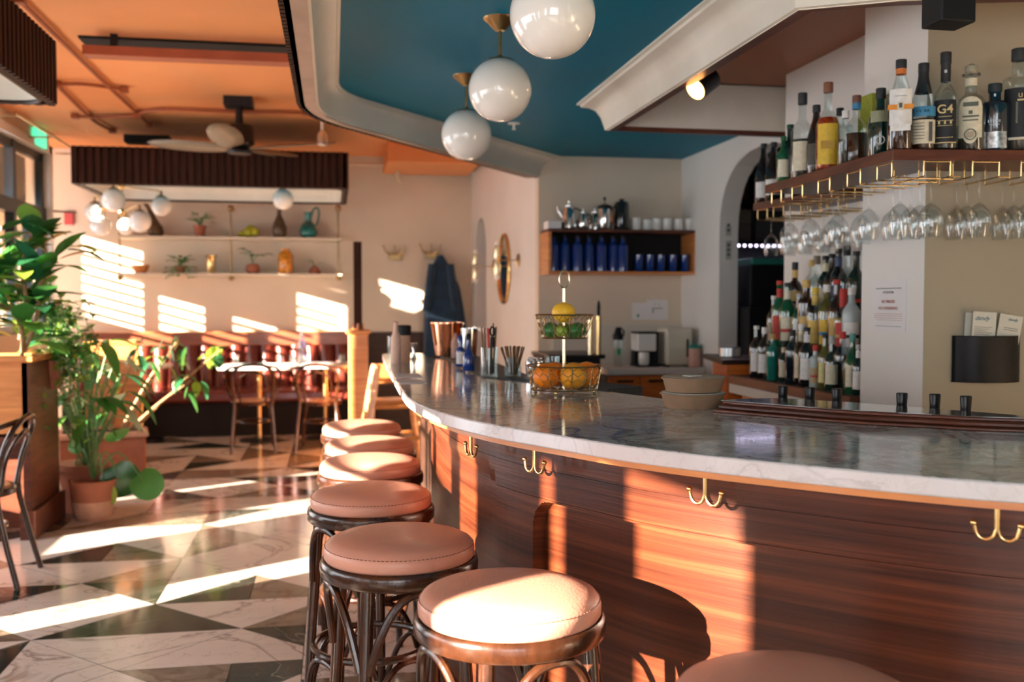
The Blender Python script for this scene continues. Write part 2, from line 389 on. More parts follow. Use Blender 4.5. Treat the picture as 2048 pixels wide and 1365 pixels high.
for (a, b, s, h) in ys:
    wi += 1
    if b-a < .1: continue
    w = thing('window_%d' % wi, 'x', 'window', (WX-.07, (a+b)/2, 0)); del w['label'], w['category']; w['kind'] = 'structure'
    f = MB(); hw = (b-a)/2; t = .028 if b < 7.8 else .07
    f.box(-.03, -hw, s, .03, -hw+t, h).box(-.03, hw-t, s, .03, hw, h).box(-.03, -hw, s, .03, hw, s+t).box(-.03, -hw, h-t, .03, hw, h)
    if 1.6 < a < 3.6: f.box(-.02, -hw, 1.548, .02, hw, 1.580)
    if b > 7.8:
        f.box(-.05, -hw, 2.16, .05, hw, 2.28)
        f.box(-.04, hw-.46, s, .04, hw-.40, 2.2); f.box(-.04, hw-.95, s, .04, hw-.87, 2.8)
    f.build('window_frame', 'dframe', w, smooth=False)
    MB().box(-.004, -hw+t, s+t, .004, hw-t, h-t).build('pane', 'pane', w, smooth=False)
    if b > 7.8:
        # scalloped roller blind behind the transom, split to let a sun slit through, white casing
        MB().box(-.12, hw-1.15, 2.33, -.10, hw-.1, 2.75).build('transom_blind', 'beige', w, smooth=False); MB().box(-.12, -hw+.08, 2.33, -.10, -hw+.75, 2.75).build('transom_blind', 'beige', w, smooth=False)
        MB().box(-.12, -hw+.08, 1.55, -.10, hw-.95, 2.2).build('sun_stop_blind', 'beige', w, smooth=False)  # opaque sheet added to cut off the sun patch on the far wall
        MB().box(.06, hw-.01, .2, .10, hw+.07, 2.88).box(.06, -hw, 2.80, .10, hw+.07, 2.88).build('window_casing', 'white', w, smooth=False)
        bl = MB()
        for k in range(10): bl.box(-.1, hw-.87, 1.15+k*.095, -.095, hw-.1, 1.19+k*.095)
        bl.build('blind', 'white', w, smooth=False)
    portal((WX-.16, (a+b)/2, (s+h)/2), h-s, b-a, (0, -pi/2, 0))
# added alcove whose window and blinds shape sun stripes on the far wall
struct(MB().box(-3.64, 9.3, 0, -3.5, 9.35, 3.05).box(-3.64, 10.72, 0, -3.5, 11.3, 3.05).box(-3.64, 9.9, 0, -3.5, 10.19, .9).box(-3.64, 10.19, 0, -3.5, 10.72, 1.48).box(-3.64, 9.3, 2.55, -3.5, 10.72, 3.05), 'wall_sun_alcove', 'plaster', smooth=False)
w = thing('window_20', 'x', 'window', (-3.57, 10.03, 0)); del w['label'], w['category']; w['kind'] = 'structure'
MB().box(-.03, -.68, .9, .03, -.64, 2.55).box(-.03, .65, 1.48, .03, .69, 2.55).box(-.03, .16, 1.48, .03, .23, 2.55).box(-.03, -.68, 2.36, .03, .69, 2.55).box(-.03, -.68, 1.97, .0, .18, 2.55).build('window_frame', 'dframe', w, smooth=False)  # last box is an opaque panel added to trim the sun patch
bl = MB()
for k in range(9): bl.box(.03, -.66, 1.42+k*.10, .035, .67, 1.46+k*.10)
bl.build('blind', 'white', w, smooth=False)
MB().box(-.003, -.64, .9, .003, .65, 2.5).build('pane', 'pane', w, smooth=False)
portal((-3.66, 10.03, 1.6), 1.9, 1.3, (0, -pi/2, 0))
# ---- other walls
struct(MB().box(-3.6, 11.25, 0, 1.7, 11.40, 3.05), 'wall_back', 'plaster', smooth=False)
# mirror wall (X=1.55) with an arched doorway near the far wall
def arch_wall(mb, X0, X1, ya, yb, z1, a0, a1, zs, zt, n=16):
    """wall slab X0..X1, Y ya..yb, with an arched opening a0..a1, springing zs and crown zt"""
    mb.box(X0, ya, 0, X1, a0, z1); mb.box(X0, a1, 0, X1, yb, z1)
    pts = []
    for k in range(n+1):
        th = pi*k/n; e = 2/2.4; cc = math.cos(th); yy = (a0+a1)/2-(a1-a0)/2*math.copysign(abs(cc)**e, cc)
        pts.append((yy, zs+(zt-zs)*max(0, math.sin(th))**e))
    for p, q in zip(pts, pts[1:]):
        v = [(X, y_, z_) for X in (X0, X1) for (y_, z_) in ((p[0], p[1]), (q[0], q[1]), (q[0], z1), (p[0], z1))]
        mb.add(v, [(0, 1, 2, 3), (7, 6, 5, 4), (0, 4, 5, 1), (3, 2, 6, 7)])
    return mb
aw = arch_wall(MB(), 1.55, 1.70, 7.62, 11.25, 3.05, 10.15, 10.95, 1.75, 2.28)
struct(aw, 'wall_mirror', 'white', smooth=False)
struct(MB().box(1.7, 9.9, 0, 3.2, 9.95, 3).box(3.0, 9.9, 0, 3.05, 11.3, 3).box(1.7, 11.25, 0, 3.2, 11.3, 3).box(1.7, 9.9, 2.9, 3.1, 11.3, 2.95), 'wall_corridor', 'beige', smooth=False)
struct(MB().box(1.55, 7.50, 0, 2.86, 7.62, 3.05), 'wall_niche', 'plaster', smooth=False)
# bar side wall X=2.70 with the kitchen arch
aw = arch_wall(MB(), 2.70, 2.84, 5.05, 7.5, 3.05, 5.32, 6.72, 1.85, 2.38)
struct(aw, 'wall_arch', 'white', smooth=False)
# bottle niche wall and column
struct(MB().box(2.40, 3.60, 0, 2.52, 5.05, 2.62).box(2.52, 4.99, 0, 2.84, 5.05, 2.62), 'wall_bottles', 'white', smooth=False)
RD = Vector((math.cos(math.radians(7)), -math.sin(math.radians(7))))
RN = Vector((math.sin(math.radians(7)), math.cos(math.radians(7))))
c0 = Vector((2.07, 3.235)); c1 = c0+RD*2.6
pl = MB().prism([tuple(c0), tuple(c0+RD*.02), (2.42, 3.25), (2.42, 3.66), (2.07, 3.66)], 0, 2.62)
struct(pl, 'wall_column', 'white', smooth=False)
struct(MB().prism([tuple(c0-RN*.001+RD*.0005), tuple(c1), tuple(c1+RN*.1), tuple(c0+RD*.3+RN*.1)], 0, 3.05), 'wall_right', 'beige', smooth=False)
struct(MB().box(4.5, -4.1, 0, 4.6, 3.1, 3.05), 'wall_far_right', 'plaster', smooth=False)
struct(MB().box(-2.8, -4.1, 0, -1.8, -4.0, 3.05).box(.9, -4.1, 0, 4.6, -4.0, 3.05).box(-1.8, -4.1, 2.5, .9, -4, 3.05).box(-1.8, -4.1, 0, .9, -4, .35), 'wall_front', 'plaster', smooth=False)
portal((-.45, -4.2, 1.4), 2.7, 2.1, (pi/2, 0, 0))
w = thing('window_21', 'x', 'window', (-.45, -4.05, 0)); del w['label'], w['category']; w['kind'] = 'structure'
fm = MB()
for k in range(4): fm.box(-1.35+k*.88, -.03, .35, -1.29+k*.88, .03, 2.5)
fm.build('window_frame', 'dframe', w, smooth=False)
MB().box(-1.33, -.004, .35, 1.33, .004, 2.5).build('pane', 'pane', w, smooth=False)
# kitchen behind the arch
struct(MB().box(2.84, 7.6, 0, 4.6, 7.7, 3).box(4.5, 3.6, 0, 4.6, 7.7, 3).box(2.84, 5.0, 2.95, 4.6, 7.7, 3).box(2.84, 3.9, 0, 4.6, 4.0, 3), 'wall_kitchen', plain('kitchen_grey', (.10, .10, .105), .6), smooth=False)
# ---- ceilings
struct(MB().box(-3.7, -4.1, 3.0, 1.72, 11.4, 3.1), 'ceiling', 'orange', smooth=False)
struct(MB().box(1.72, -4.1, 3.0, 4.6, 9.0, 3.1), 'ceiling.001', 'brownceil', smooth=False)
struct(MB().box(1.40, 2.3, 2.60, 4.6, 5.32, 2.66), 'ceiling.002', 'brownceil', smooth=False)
# blue bar canopy: outline of trim (outer) and of the blue field (inner), matching point by point
def cove(outer, inner, z_in, z_out, name, closed, lip=.05, inward=1):
    """moulding from the trim line up and in to the blue field"""
    rows = []
    prof = [(0, 0), (0, .018), (.10, .03), (.16, .22), (.24, .45), (.38, .66), (.60, .80), (.86, .86), (.88, .93), (1, .95), (1, 1)]
    for (a, h) in prof:
        rows.append([(o[0]+(i[0]-o[0])*a, o[1]+(i[1]-o[1])*a, z_out+(z_in-z_out)*h) for o, i in zip(outer, inner)])
    if closed: rows = [r+[r[0]] for r in rows]
    m = MB().grid(rows); return m
ZB, ZT = 2.50, 2.335
cor = [((-.075, -4.0), (.035, -4.0), 0), ((-.075, 5.25), (.035, 5.42), .30), ((1.55, 7.52), (1.72, 7.5), 0)]
outer = roundpoly([c[0] for c in cor], [0, .34, 0], 10); inner = roundpoly([c[1] for c in cor], [0, .26, 0], 10)
cv = cove(outer, inner, ZB, ZT, 'x', False)
o = struct(cv, 'trim_1', 'cove', ang=50)
lipo = offset(outer, .075)
struct(MB().grid([[(p[0], p[1], ZT) for p in outer], [(p[0], p[1], ZT) for p in lipo]]), 'trim_2', plain('lip_taupe', (.42, .29, .22), .5), smooth=False)
hb = MB(); 
for a, b in ((outer, lipo),):
    hq_ = [k for k, p in enumerate(outer) if p[1] > 5.2]; oo_ = offset(outer, -.004); o2_ = offset(outer, .016); hb.grid([[(oo_[k][0], oo_[k][1], ZT-.006) for k in hq_], [(o2_[k][0], o2_[k][1], ZT-.006) for k in hq_]])
struct(hb, 'trim_3', 'darkmetal', smooth=False)
# fluted outer face of the canopy
def flute(path, z0, z1, name, parent=None, step=.045, depth=.018, mat='slat'):
    mb = MB(); 
    for i in range(len(path)-1):
        a = Vector(path[i][:2]); b = Vector(path[i+1][:2]); l = (b-a).length; n = max(1, int(l/step)); t = (b-a)/n; nn = Vector((-t.y, t.x)).normalized()
        for k in range(n):
            p = a+t*k; q = p+t*.62
            poly = [tuple(p), tuple(q), tuple(q+nn*depth), tuple(p+nn*depth)]
            mb.prism(poly, z0, z1)
    base = offset(path, -.02)
    for i in range(len(path)-1):
        mb.prism([tuple(path[i][:2]), tuple(path[i+1][:2]), base[i+1], base[i]], z0, z1)
    o = mb.build(name, mat, parent, smooth=False)
    if not parent: o['kind'] = 'structure'
    return o
flute([(p[0], p[1]) for p in lipo], ZT, 3.0, 'trim_4')
bc = roundpoly([(.035, -4.0), (.035, 5.42), (1.60, 7.5), (2.70, 7.5), (2.70, 5.46), (1.41, 5.46), (1.41, 3.12), (1.72, 2.86), (3.6, 2.25), (4.5, 2.0), (4.5, -4.0)], [0, .26, 0, 0, 0, .0, .0, 0, 0, 0, 0])
struct(MB().prism(bc, ZB, ZB+.03), 'ceiling.003', 'blue', smooth=False)
# moulding round the raised nook over the back bar
no = [(2.70, 5.40), (1.50, 5.36), (1.49, 3.05), (1.76, 2.90), (3.6, 2.37), (4.5, 2.15)]
ni = [(2.70, 5.52), (1.36, 5.52), (1.36, 2.97), (1.66, 2.74), (3.5, 2.2), (4.5, 1.98)]
struct(cove(no, ni, ZB, ZT-.01, 'x', False), 'trim_5', 'cove', ang=50)
struct(MB().grid([[(p[0], p[1], ZT-.01) for p in no], [(p[0], p[1], ZT-.01) for p in offset(no, .05)]]).grid([[(p[0], p[1], ZT-.01) for p in offset(no, .05)], [(p[0], p[1], ZT+.015) for p in offset(no, .05)]]), 'trim_6', 'mahogs', smooth=False)
ns = offset(no, .05)
struct(MB().grid([[(p[0], p[1], ZT+.015) for p in ns], [(p[0], p[1], 2.60) for p in ns]]), 'trim_7', 'cove', smooth=False)
# ================================================================== BAR COUNTER
FR = [(.285, 5.98), (.262, 5.0), (.248, 4.2), (.238, 3.55), (.240, 3.22), (.270, 2.92), (.33, 2.66), (.412, 2.445), (.50, 2.28), (.60, 2.095), (.72, 1.93), (.85, 1.785), (.99, 1.645), (1.16, 1.51), (1.4, 1.39), (1.8, 1.28), (2.6, 1.2)]
front = [tuple(p) for p in catmull([(a, b, 0) for a, b in FR], 6)]; front = [(p[0], p[1]) for p in front]
BK = [(2.6, 1.72), (1.70, 2.14), (1.43, 2.56), (1.28, 2.715), (1.15, 2.74), (1.05, 3.03), (.93, 3.34), (.60, 4.05), (.60, 5.30), (.53, 5.62), (.53, 6.03), (.31, 6.02)]
bar = thing('bar_counter', 'long curved mahogany bar with a grey-veined marble top, coming towards the stools', 'bar counter', (.6, 2.6, 0))
BL = Vector((.6, 2.6, 0))
def loc(mb):
    mb.v = [(p[0]-BL.x, p[1]-BL.y, p[2]-BL.z) for p in mb.v]; return mb
top = MB().prism(front+BK, 1.034, 1.070); top.m = [0, 0]+[1]*(len(top.f)-2)
o = loc(top).build('marble_top', ['carrara', 'carrara_edge'], bar, bev=.004); o['label'] = 'grey-veined white marble top'
sub = offset(front, .022)
subb = [(2.58, 1.70), (1.69, 2.12), (1.42, 2.54), (1.27, 2.69), (1.13, 2.72), (1.03, 3.01), (.91, 3.32), (.585, 4.05), (.585, 5.28), (.515, 5.6), (.515, 6.0), (.33, 6.0)]
loc(MB().prism([p for p in sub]+subb, 1.018, 1.034)).build('sub_top', 'owood', bar, smooth=False)
# curved front with recessed panels
base = offset(front, .12)
bp = [p for p in base if p[1] < 3.95]; bp = [(.42, 4.0)]+bp
# resample
rs = [Vector(bp[0])]; acc = 0
for i in range(len(bp)-1):
    a = Vector(bp[i]); b = Vector(bp[i+1]); l = (b-a).length
    n = max(1, round(l/.005))
    for k in range(1, n+1): rs.append(a.lerp(b, k/n))
S = [0]
for i in range(1, len(rs)): S.append(S[-1]+(rs[i]-rs[i-1]).length)
def s_at(y): return min(zip(S, rs), key=lambda t: abs(t[1].y-y))[0]
sA = s_at(2.52); sB = s_at(2.66)
inn = offset([tuple(p) for p in rs], 1.0)
def depth(s, z):
    d = 0
    if .9497 < z < .9528: d = .003
    if .8742 < z < .8778 and s > sA-.25: d = .004
    def rr(s0, s1, z0, z1, r):
        if s < s0 or s > s1 or z < z0 or z > z1: return False
        cx = min(max(s, s0+r), s1-r); cz = min(max(z, z0+r), z1-r)
        return (s-cx)**2+(z-cz)**2 <= r*r+1e-9
    if rr(sA, S[-1]-.2, .10, .868, .07): d = .035
    if rr(.10, sB-.05, .12, .90, .05): d = .008
    return d
zs = sorted([k*.0095 for k in range(85)]+[.8105+k*.0045 for k in range(13)]+[.8675, .8695, .8740, .8745, .8775, .8780, .9000, .925, .9495, .9500, .9525, .9530, .98, 1.0, 1.022])
rows = []
for z in zs:
    r = []
    for i, p in enumerate(rs):
        q = Vector(inn[i])-p; q.normalize(); d = depth(S[i], z); r.append((p.x+q.x*d, p.y+q.y*d, z))
    rows.append(r)
loc(MB().grid(rows)).build('front_panel', 'mahog', bar, ang=22, recalc=False)
loc(MB().prism([(.42, 4.0)]+[tuple(p) for p in offset([tuple(p) for p in rs], .045)]+[(2.5, 1.7), (1.65, 2.1), (1.40, 2.5), (1.0, 3.0), (.90, 3.3), (.60, 4.0)], 0, 1.018)).build('carcass', 'dwood', bar, smooth=False)
loc(MB().box(.50, 4.0, 0, .575, 5.9, 1.018)).build('far_panel', 'dwood', bar, smooth=False)
# raised mahogany platform with stepped edge
PF = [(1.05, 2.652), (1.17, 2.49), (1.29, 2.335), (1.44, 2.215), (1.61, 2.10), (2.4, 1.72)]; PB = [(2.47, 1.775), (1.69, 2.145), (1.425, 2.548), (1.28, 2.70), (1.17, 2.705)]
pf = [(p[0], p[1]) for p in catmull([(a, b, 0) for a, b in PF], 5)]
rail = thing('drip_rail', 'raised mahogany rail with stepped moulding along the inner edge of the marble top', 'rail', (BL.x, BL.y, 1.07)); BL.z = 1.07
for k, (off, z0, z1, nm) in enumerate(((0, 1.0702, 1.0775, 'base_step'), (.016, 1.0775, 1.091, 'rounded_step'), (.034, 1.091, 1.099, 'upper_step'))):
    q = offset(pf, off); e = off*.8
    q2 = [(q[0][0]+e*.5, q[0][1]+e*.2)]+q[1:]
    loc(MB().prism(q2+[(p[0]-.1*off, p[1]) for p in PB], z0, z1)).build(nm, 'mahogs' if k != 1 else 'mahog', rail, bev=.004 if k == 1 else .002)
loc(MB().prism(offset(pf, .042)+PB, 1.099, 1.101)).build('polished_panel', plain('black_lacquer', (.05, .035, .028), .09, coat=.8), rail, smooth=False)
BL.z = 0
# beer taps on the tower behind the rail
tw = MB().prism([(1.27, 2.78), (1.72, 2.22), (1.86, 2.33), (1.42, 2.92)], .86, 1.045)
t = tw.build('tap_tower', 'darkmetal', smooth=False, bev=.004); tag(t, 'low dark tap tower standing behind the mahogany rail', 'tap tower')
MB().prism([(1.30, 2.80), (1.70, 2.28), (1.80, 2.36), (1.42, 2.88)], 0, .86).build('tower_base', 'dwood', t, smooth=False)
hn = ['first black beer tap, nearest the kraft bowls', 'second black beer tap from the kraft bowls', 'third black beer tap, in front of the stacked bottles', 'fourth black beer tap, leaning left in front of the white column', 'fifth black beer tap, right of the column corner', 'sixth black beer tap, below the menu holder']
for k, (px, py) in enumerate([(1566, 770), (1620, 773), (1674, 775), (1804, 784), (1870, 786), (1932, 790)]):
    D = 2.98-.0011*(px-1566); p = od(px, py+2, D)
    h = thing('beer_tap', hn[k], 'beer tap', (p.x, p.y, 1.045), R.uniform(-.2, .2), 'black beer taps along the tower')
    zt = p.z-1.045
    MB().lathe([(.0120, .012), (.0125, .02), (.0132, zt-.03), (.0150, zt-.004), (.0135, zt)], seg=20, sx=1.05, sy=.8).build('grip', 'black', h)
    MB().lathe([(.012, 0), (.012, .006), (.006, .009), (.006, .014)], seg=16).build('collar', 'black', h)
# coat hooks under the top
hk = [(938, 862, 'small brass double hook on the far bend of the bar front'), (1075, 905, 'brass double hook nearest the rounded panel corner'), (1399, 955, 'brass double hook at the sunlit patch of the bar front'), (1998, 1020, 'brass double hook under the marble near the frame edge')]
hb_ = offset(front, .055)
for (px, py, lb) in hk:
    dd = ray(px, py)
    best = min(range(len(hb_)-1), key=lambda i: abs(math.atan2(hb_[i][0], hb_[i][1])-math.atan2(dd[0], dd[1])))
    p = Vector(hb_[best]); nx = Vector(hb_[min(best+1, len(hb_)-1)]); t = (nx-p).normalized()
    q = thing('coat_hook', lb, 'hook', (p.x, p.y, 1.018), math.atan2(t.y, t.x), 'brass double hooks under the bar top')
    MB().box(-.010, -.008, -.003, .010, .008, 0).tube([(0, 0, 0), (0, 0, -.042)], .0048, 10).build('stem', 'brass', q)
    for s in (-1, 1):
        pts = [(0, 0, -.040)]+[(s*(.0165-.0165*math.cos(a)+.002), .0, -.048-.020*math.sin(a)+.006) for a in [pi*k/12 for k in range(1, 12)]]+[(s*.037, 0, -.036)]
        MB().tube(pts, .0037, 10).sph((s*.038, 0, -.033), .0060, 12, 8).build('hook_arm', 'brass', q)
# ================================================================== STOOLS
def make_stool(label):
    t = thing('bar_stool', label, 'bar stool', (0, 0, 0), 0, 'bar stools along the counter')
    rs_, zr = .198, .735
    prof = [(.185, 0), (.189, .006), (.1895, .024), (.187, .033), (.1855, .0345), (.180, .0425), (.16, .052), (.12, .058), (.06, .0605), (0, .061)]
    cu = MB().lathe(prof, (0, 0, zr+.002), 64).build('cushion', 'pink', t)
    st = MB()
    for k in range(110):
        a = 2*pi*k/110; r = .1868
        st.tube([(r*math.cos(a), r*math.sin(a), zr+.0367), (r*math.cos(a+.034), r*math.sin(a+.034), zr+.0367)], .0009, 4)
    st.build('stitching', 'stitch', cu)
    MB().lathe([(.17, -.03), (.193, -.032), (.1985, -.026), (.1995, -.004), (.197, .006), (.192, .010), (.186, .006), (.17, 0)], (0, 0, zr-.006), 64).lathe([(.001, -.01), (.18, -.01), (.18, 0), (.001, 0)], (0, 0, zr-.004), 32).build('seat_ring', 'bent', t, ang=50)
    for k in range(4):
        a = pi/4+k*pi/2; p0 = Vector((.165*math.cos(a), .165*math.sin(a), zr-.02)); p1 = Vector((.215*math.cos(a), .215*math.sin(a), 0))
        MB().tube([p0.lerp(p1, q/8) for q in range(9)], [.0165, .0165, .0165, .016, .0155, .015, .0145, .014, .0135], 14).build('leg', 'bent', t)
    def arch(k, zt, zb, R0, R1, r, name, zp):
        a0 = pi/4+k*pi/2+.07; a1 = pi/4+(k+1)*pi/2-.07; pts = []
        for q in range(25):
            u = q/24; a = a0+(a1-a0)*u; e = abs(2*u-1); zz = zb+(zt-zb)*(1-e**2.6); RR = R1+(R0-R1)*(1-e**2)
            pts.append((RR*math.cos(a), RR*math.sin(a), zz))
        MB().tube(pts, r, 10).build(name, 'bent', t)
    for k in range(4): arch(k, zr-.046, .50, .180, .186, .0105, 'upper_brace', 0)
    MB().ring((0, 0, .30), .182, .0115, 56, 10).build('foot_ring', 'bent', t)
    for k in range(4): arch(k, .285, .10, .185, .205, .0095, 'lower_brace', 0)
    return t
sp = [(1019, 1190, 'pink leather bar stool in full sunlight, second nearest the camera', .35), (1594, 1392, 'pink leather bar stool nearest the camera, cut by the lower frame', .9), (799, 1083, 'pink leather bar stool in shade, third nearest the camera', .25),
      (742.5, 988, 'pink leather bar stool, fourth from the camera, shaded with a sunlit rim', .6), (741, 925, 'pink leather bar stool, third from the far end of the row', .2), (740, 887, 'pink leather bar stool, second from the far end of the row', .8), (723.5, 852, 'pink leather bar stool at the far end of the row', .4)]
st0 = None
for (x, y, lb, rz) in sp:
    p = oz(x, y, .775); p.z = 0
    if st0 is None: st0 = make_stool(lb); st0.location = p; st0.rotation_euler.z = rz
    else: dup(st0, p, rz, lb)
# ================================================================== GLOBE PENDANTS
def globe(x, y, D, r, lb, zc, grp='opal globe pendants over the bar'):
    p = od(x, y, D); t = thing('globe_pendant', lb, 'pendant lamp', (p.x, p.y, zc), 0, grp); dz = p.z-zc
    MB().lathe([(.005, -.050), (.020, -.048), (.045, -.022), (.066, -.004), (.068, 0)], seg=32).build('ceiling_canopy', 'dbrass', t)
    MB().tube([(0, 0, -.045), (0, 0, dz+r*.98)], .0065, 12).build('rod', 'dbrass', t)
    MB().lathe([(.052, dz+r*.90), (.050, dz+r*.95), (.03, dz+r*1.0), (.012, dz+r*1.04), (.007, dz+r*1.1)], seg=28).build('holder', 'dbrass', t)
    MB().sph((0, 0, dz), r, 48, 28).build('globe', 'opal', t)
globe(1105, 30, 2.93, .125, 'nearest white globe pendant, cut by the upper frame edge', ZB)
globe(1000, 180, 3.98, .125, 'middle white globe pendant on a brass rod', ZB)
globe(933, 270, 4.98, .125, 'farthest white globe pendant of the bar row', ZB)
# ================================================================== CEILING FIXTURES (left room)
p = oz(478, 197, 3.0)
fan = thing('ceiling_fan', 'dark ceiling fan with pale blades under the orange ceiling', 'fan', p)
MB().box(-.11, -.11, -.07, .11, .11, 0).build('ceiling_mount', 'darkmetal', fan, smooth=False)
MB().tube([(0, 0, -.05), (0, 0, -.22)], .03, 14).build('down_rod', 'darkmetal', fan)
MB().lathe([(.05, -.20), (.10, -.22), (.115, -.26), (.115, -.36), (.06, -.40), (.10, -.42), (.09, -.44), (0, -.45)], seg=28).build('motor', 'darkmetal', fan)
blm = plain('fan_blade', (.24, .19, .13), .4)
for k, (a, tw_) in enumerate(((-.15, .25), (pi-.30, .25), (pi/2-.25, .25), (-pi/2-.15, .3), (1.0, .3))):
    m = MB(); rows = []
    for i in range(11):
        u = i/10; L_ = .10+.66*u; wd = .055+.05*math.sin(pi*min(1, u*1.05))**.7 if u < .98 else .03
        row = []
        for j in (-1, 0, 1):
            yy = j*wd; zz = -.395+j*wd*math.tan(tw_)+.05*u
            row.append((L_*math.cos(a)-yy*math.sin(a), L_*math.sin(a)+yy*math.cos(a), zz))
        rows.append(row)
    m.grid(rows); o = m.build('blade', blm, fan); md = o.modifiers.new('th', 'SOLIDIFY'); md.thickness = .008
# hanging orange beam with dark slot
a = od(172, 100, 6.1); b = od(600, 106, 6.0)
o = MB().box(a.x, a.y-.10, 2.86, b.x+.35, a.y+.02, 2.915).build('ceiling_beam', plain('beam_red_orange', (.42, .10, .04), .5), smooth=False); tag(o, 'slim red-orange beam hanging just under the orange ceiling', 'beam')
MB().box(a.x+.15, a.y-.05, 2.915, a.x+.19, a.y-.02, 3.0).box(b.x, a.y-.05, 2.915, b.x+.04, a.y-.02, 3.0).build('hanger', 'darkmetal', o, smooth=False)
o = MB().box(a.x-.05, a.y+.02, 2.985, b.x+.4, a.y+.36, 2.9995).build('ceiling_slot', 'void', smooth=False); tag(o, 'black linear air slot in the orange ceiling behind the beam', 'vent')
o = MB().box(-2.0, -2.0, 2.90, -1.9, 5.0, 3.0).build('x', 'orange', smooth=False); bpy.data.objects.remove(o)
# conduits
cm = plain('conduit_orange', (.36, .10, .035), .5)
cd = [([(38, 0), (222, 178), (300, 250)], 'long conduit running along the orange ceiling above the booths', 2.975), ([(113, 170), (186, 240), (225, 262)], 'short conduit near the fluted canopy, parallel to the long one', 2.975),
      ([(115, 170), (160, 168), (215, 174), (248, 180)], 'curved cross conduit joining the two ceiling conduits', 2.97), ([(276, 226), (330, 219), (450, 223), (612, 226)], 'cross conduit running behind the ceiling fan mount', 2.975), ([(150, 233), (200, 234), (276, 232)], 'cross conduit at the far end of the booth ceiling', 2.97)]
for pts, lb, z in cd:
    q = catmull([oz(x, y, z) for x, y in pts], 6); o = MB().tube(q, .014, 10).build('conduit', cm); tag(o, lb, 'conduit', 'orange painted ceiling conduits')
    for e in (q[0], q[-1]): MB().box(e.x-.03, e.y-.03, z-.02, e.x+.03, e.y+.03, z+.02).build('junction_box', cm, o, smooth=False)
# cream pipes along the far wall top
def pipe(pts, r, lb):
    o = MB().tube(pts, r, 12).build('pipe', 'plaster'); tag(o, lb, 'pipe', 'cream pipes near the far wall ceiling'); return o
pipe([oy(686, 328, 11.0), oy(800, 331, 11.0)], .022, 'cream horizontal pipe beside the end of the fluted canopy')
pipe([oy(796, 337, 10.9), oy(962, 341, 10.9)], .03, 'thicker cream pipe running towards the mirror wall')
pipe([oy(798, 330, 10.9), oy(795, 352, 10.9), oy(800, 362, 11.0)], .026, 'short cream elbow pipe dropping from the horizontal pipe')
pipe([oy(889, 312, 10.9), oy(889, 336, 10.9)], .02, 'thin cream pipe dropping from the ceiling to the thick pipe')
o = MB().box(.55, 10.2, 2.80, 1.50, 11.2, 2.999).build('ceiling_duct', 'orange', smooth=False, bev=.01); tag(o, 'boxed-in orange duct in the ceiling corner by the mirror wall', 'duct')
# fluted canopies over the booths
def canopy(x0, y0, x1, y1, z0, z1, lb, rnd):
    t = thing('fluted_canopy', lb, 'canopy', ((x0+x1)/2, (y0+y1)/2, z0)); o = Vector(((x0+x1)/2, (y0+y1)/2, z0))
    def L2(mb): mb.v = [(p[0]-o.x, p[1]-o.y, p[2]-o.z) for p in mb.v]; return mb
    path = [(x0, y0), (x1, y0), (x1, y1), (x0, y1), (x0, y0)]
    path = [(x0, y1), (x0, y0), (x1, y0), (x1, y1)][::1] if not rnd else path
    mb = MB()
    for i in range(len(path)-1):
        a = Vector(path[i]); b = Vector(path[i+1]); l = (b-a).length; n = max(1, int(l/.062)); tt = (b-a)/n; nn = Vector((tt.y, -tt.x)).normalized()
        for k in range(n):
            p = a+tt*k; q = p+tt*.55; mb.prism([tuple(p), tuple(q), tuple(q+nn*.02), tuple(p+nn*.02)], z0, z1)
    L2(mb).build('flutes', 'slat', t, smooth=False)
    f = MB()
    w_ = .03
    f.box(x0, y0, z0, x1, y0+w_, z1).box(x0, y1-w_, z0, x1, y1, z1).box(x0, y0, z0, x0+w_, y1, z1).box(x1-w_, y0, z0, x1, y1, z1).box(x0, y0, z1-.03, x1, y1, z1)
    L2(f).build('frame', 'slat', t, smooth=False)
    n_o = roundpoly([(x0+w_, y0+w_), (x1-w_, y0+w_), (x1-w_, y1-w_), (x0+w_, y1-w_)], .16, 6); n_i = roundpoly([(x0+.1, y0+.1), (x1-.1, y0+.1), (x1-.1, y1-.1), (x0+.1, y1-.1)], .12, 6)
    L2(cove(n_o, n_i, z0+.14, z0+.01, 'x', True)).build('cove', 'cove', t, ang=50)
    L2(MB().prism(n_i, z0+.14, z0+.15)).build('blue_soffit', 'blue', t, smooth=False)
    rim = MB(); P = n_o+[n_o[0]]
    rim.tube([(p[0], p[1], z0+.004) for p in n_o], .012, 6, True)
    L2(rim).build('bottom_rim', 'dwood', t)
canopy(-2.16, 8.98, .12, 10.45, 2.385, 2.70, 'long fluted walnut canopy hanging above the red banquette', True)
canopy(-2.62, 1.5, -1.43, 5.60, 2.41, 2.735, 'fluted walnut canopy above the window booths, blue underside', True)
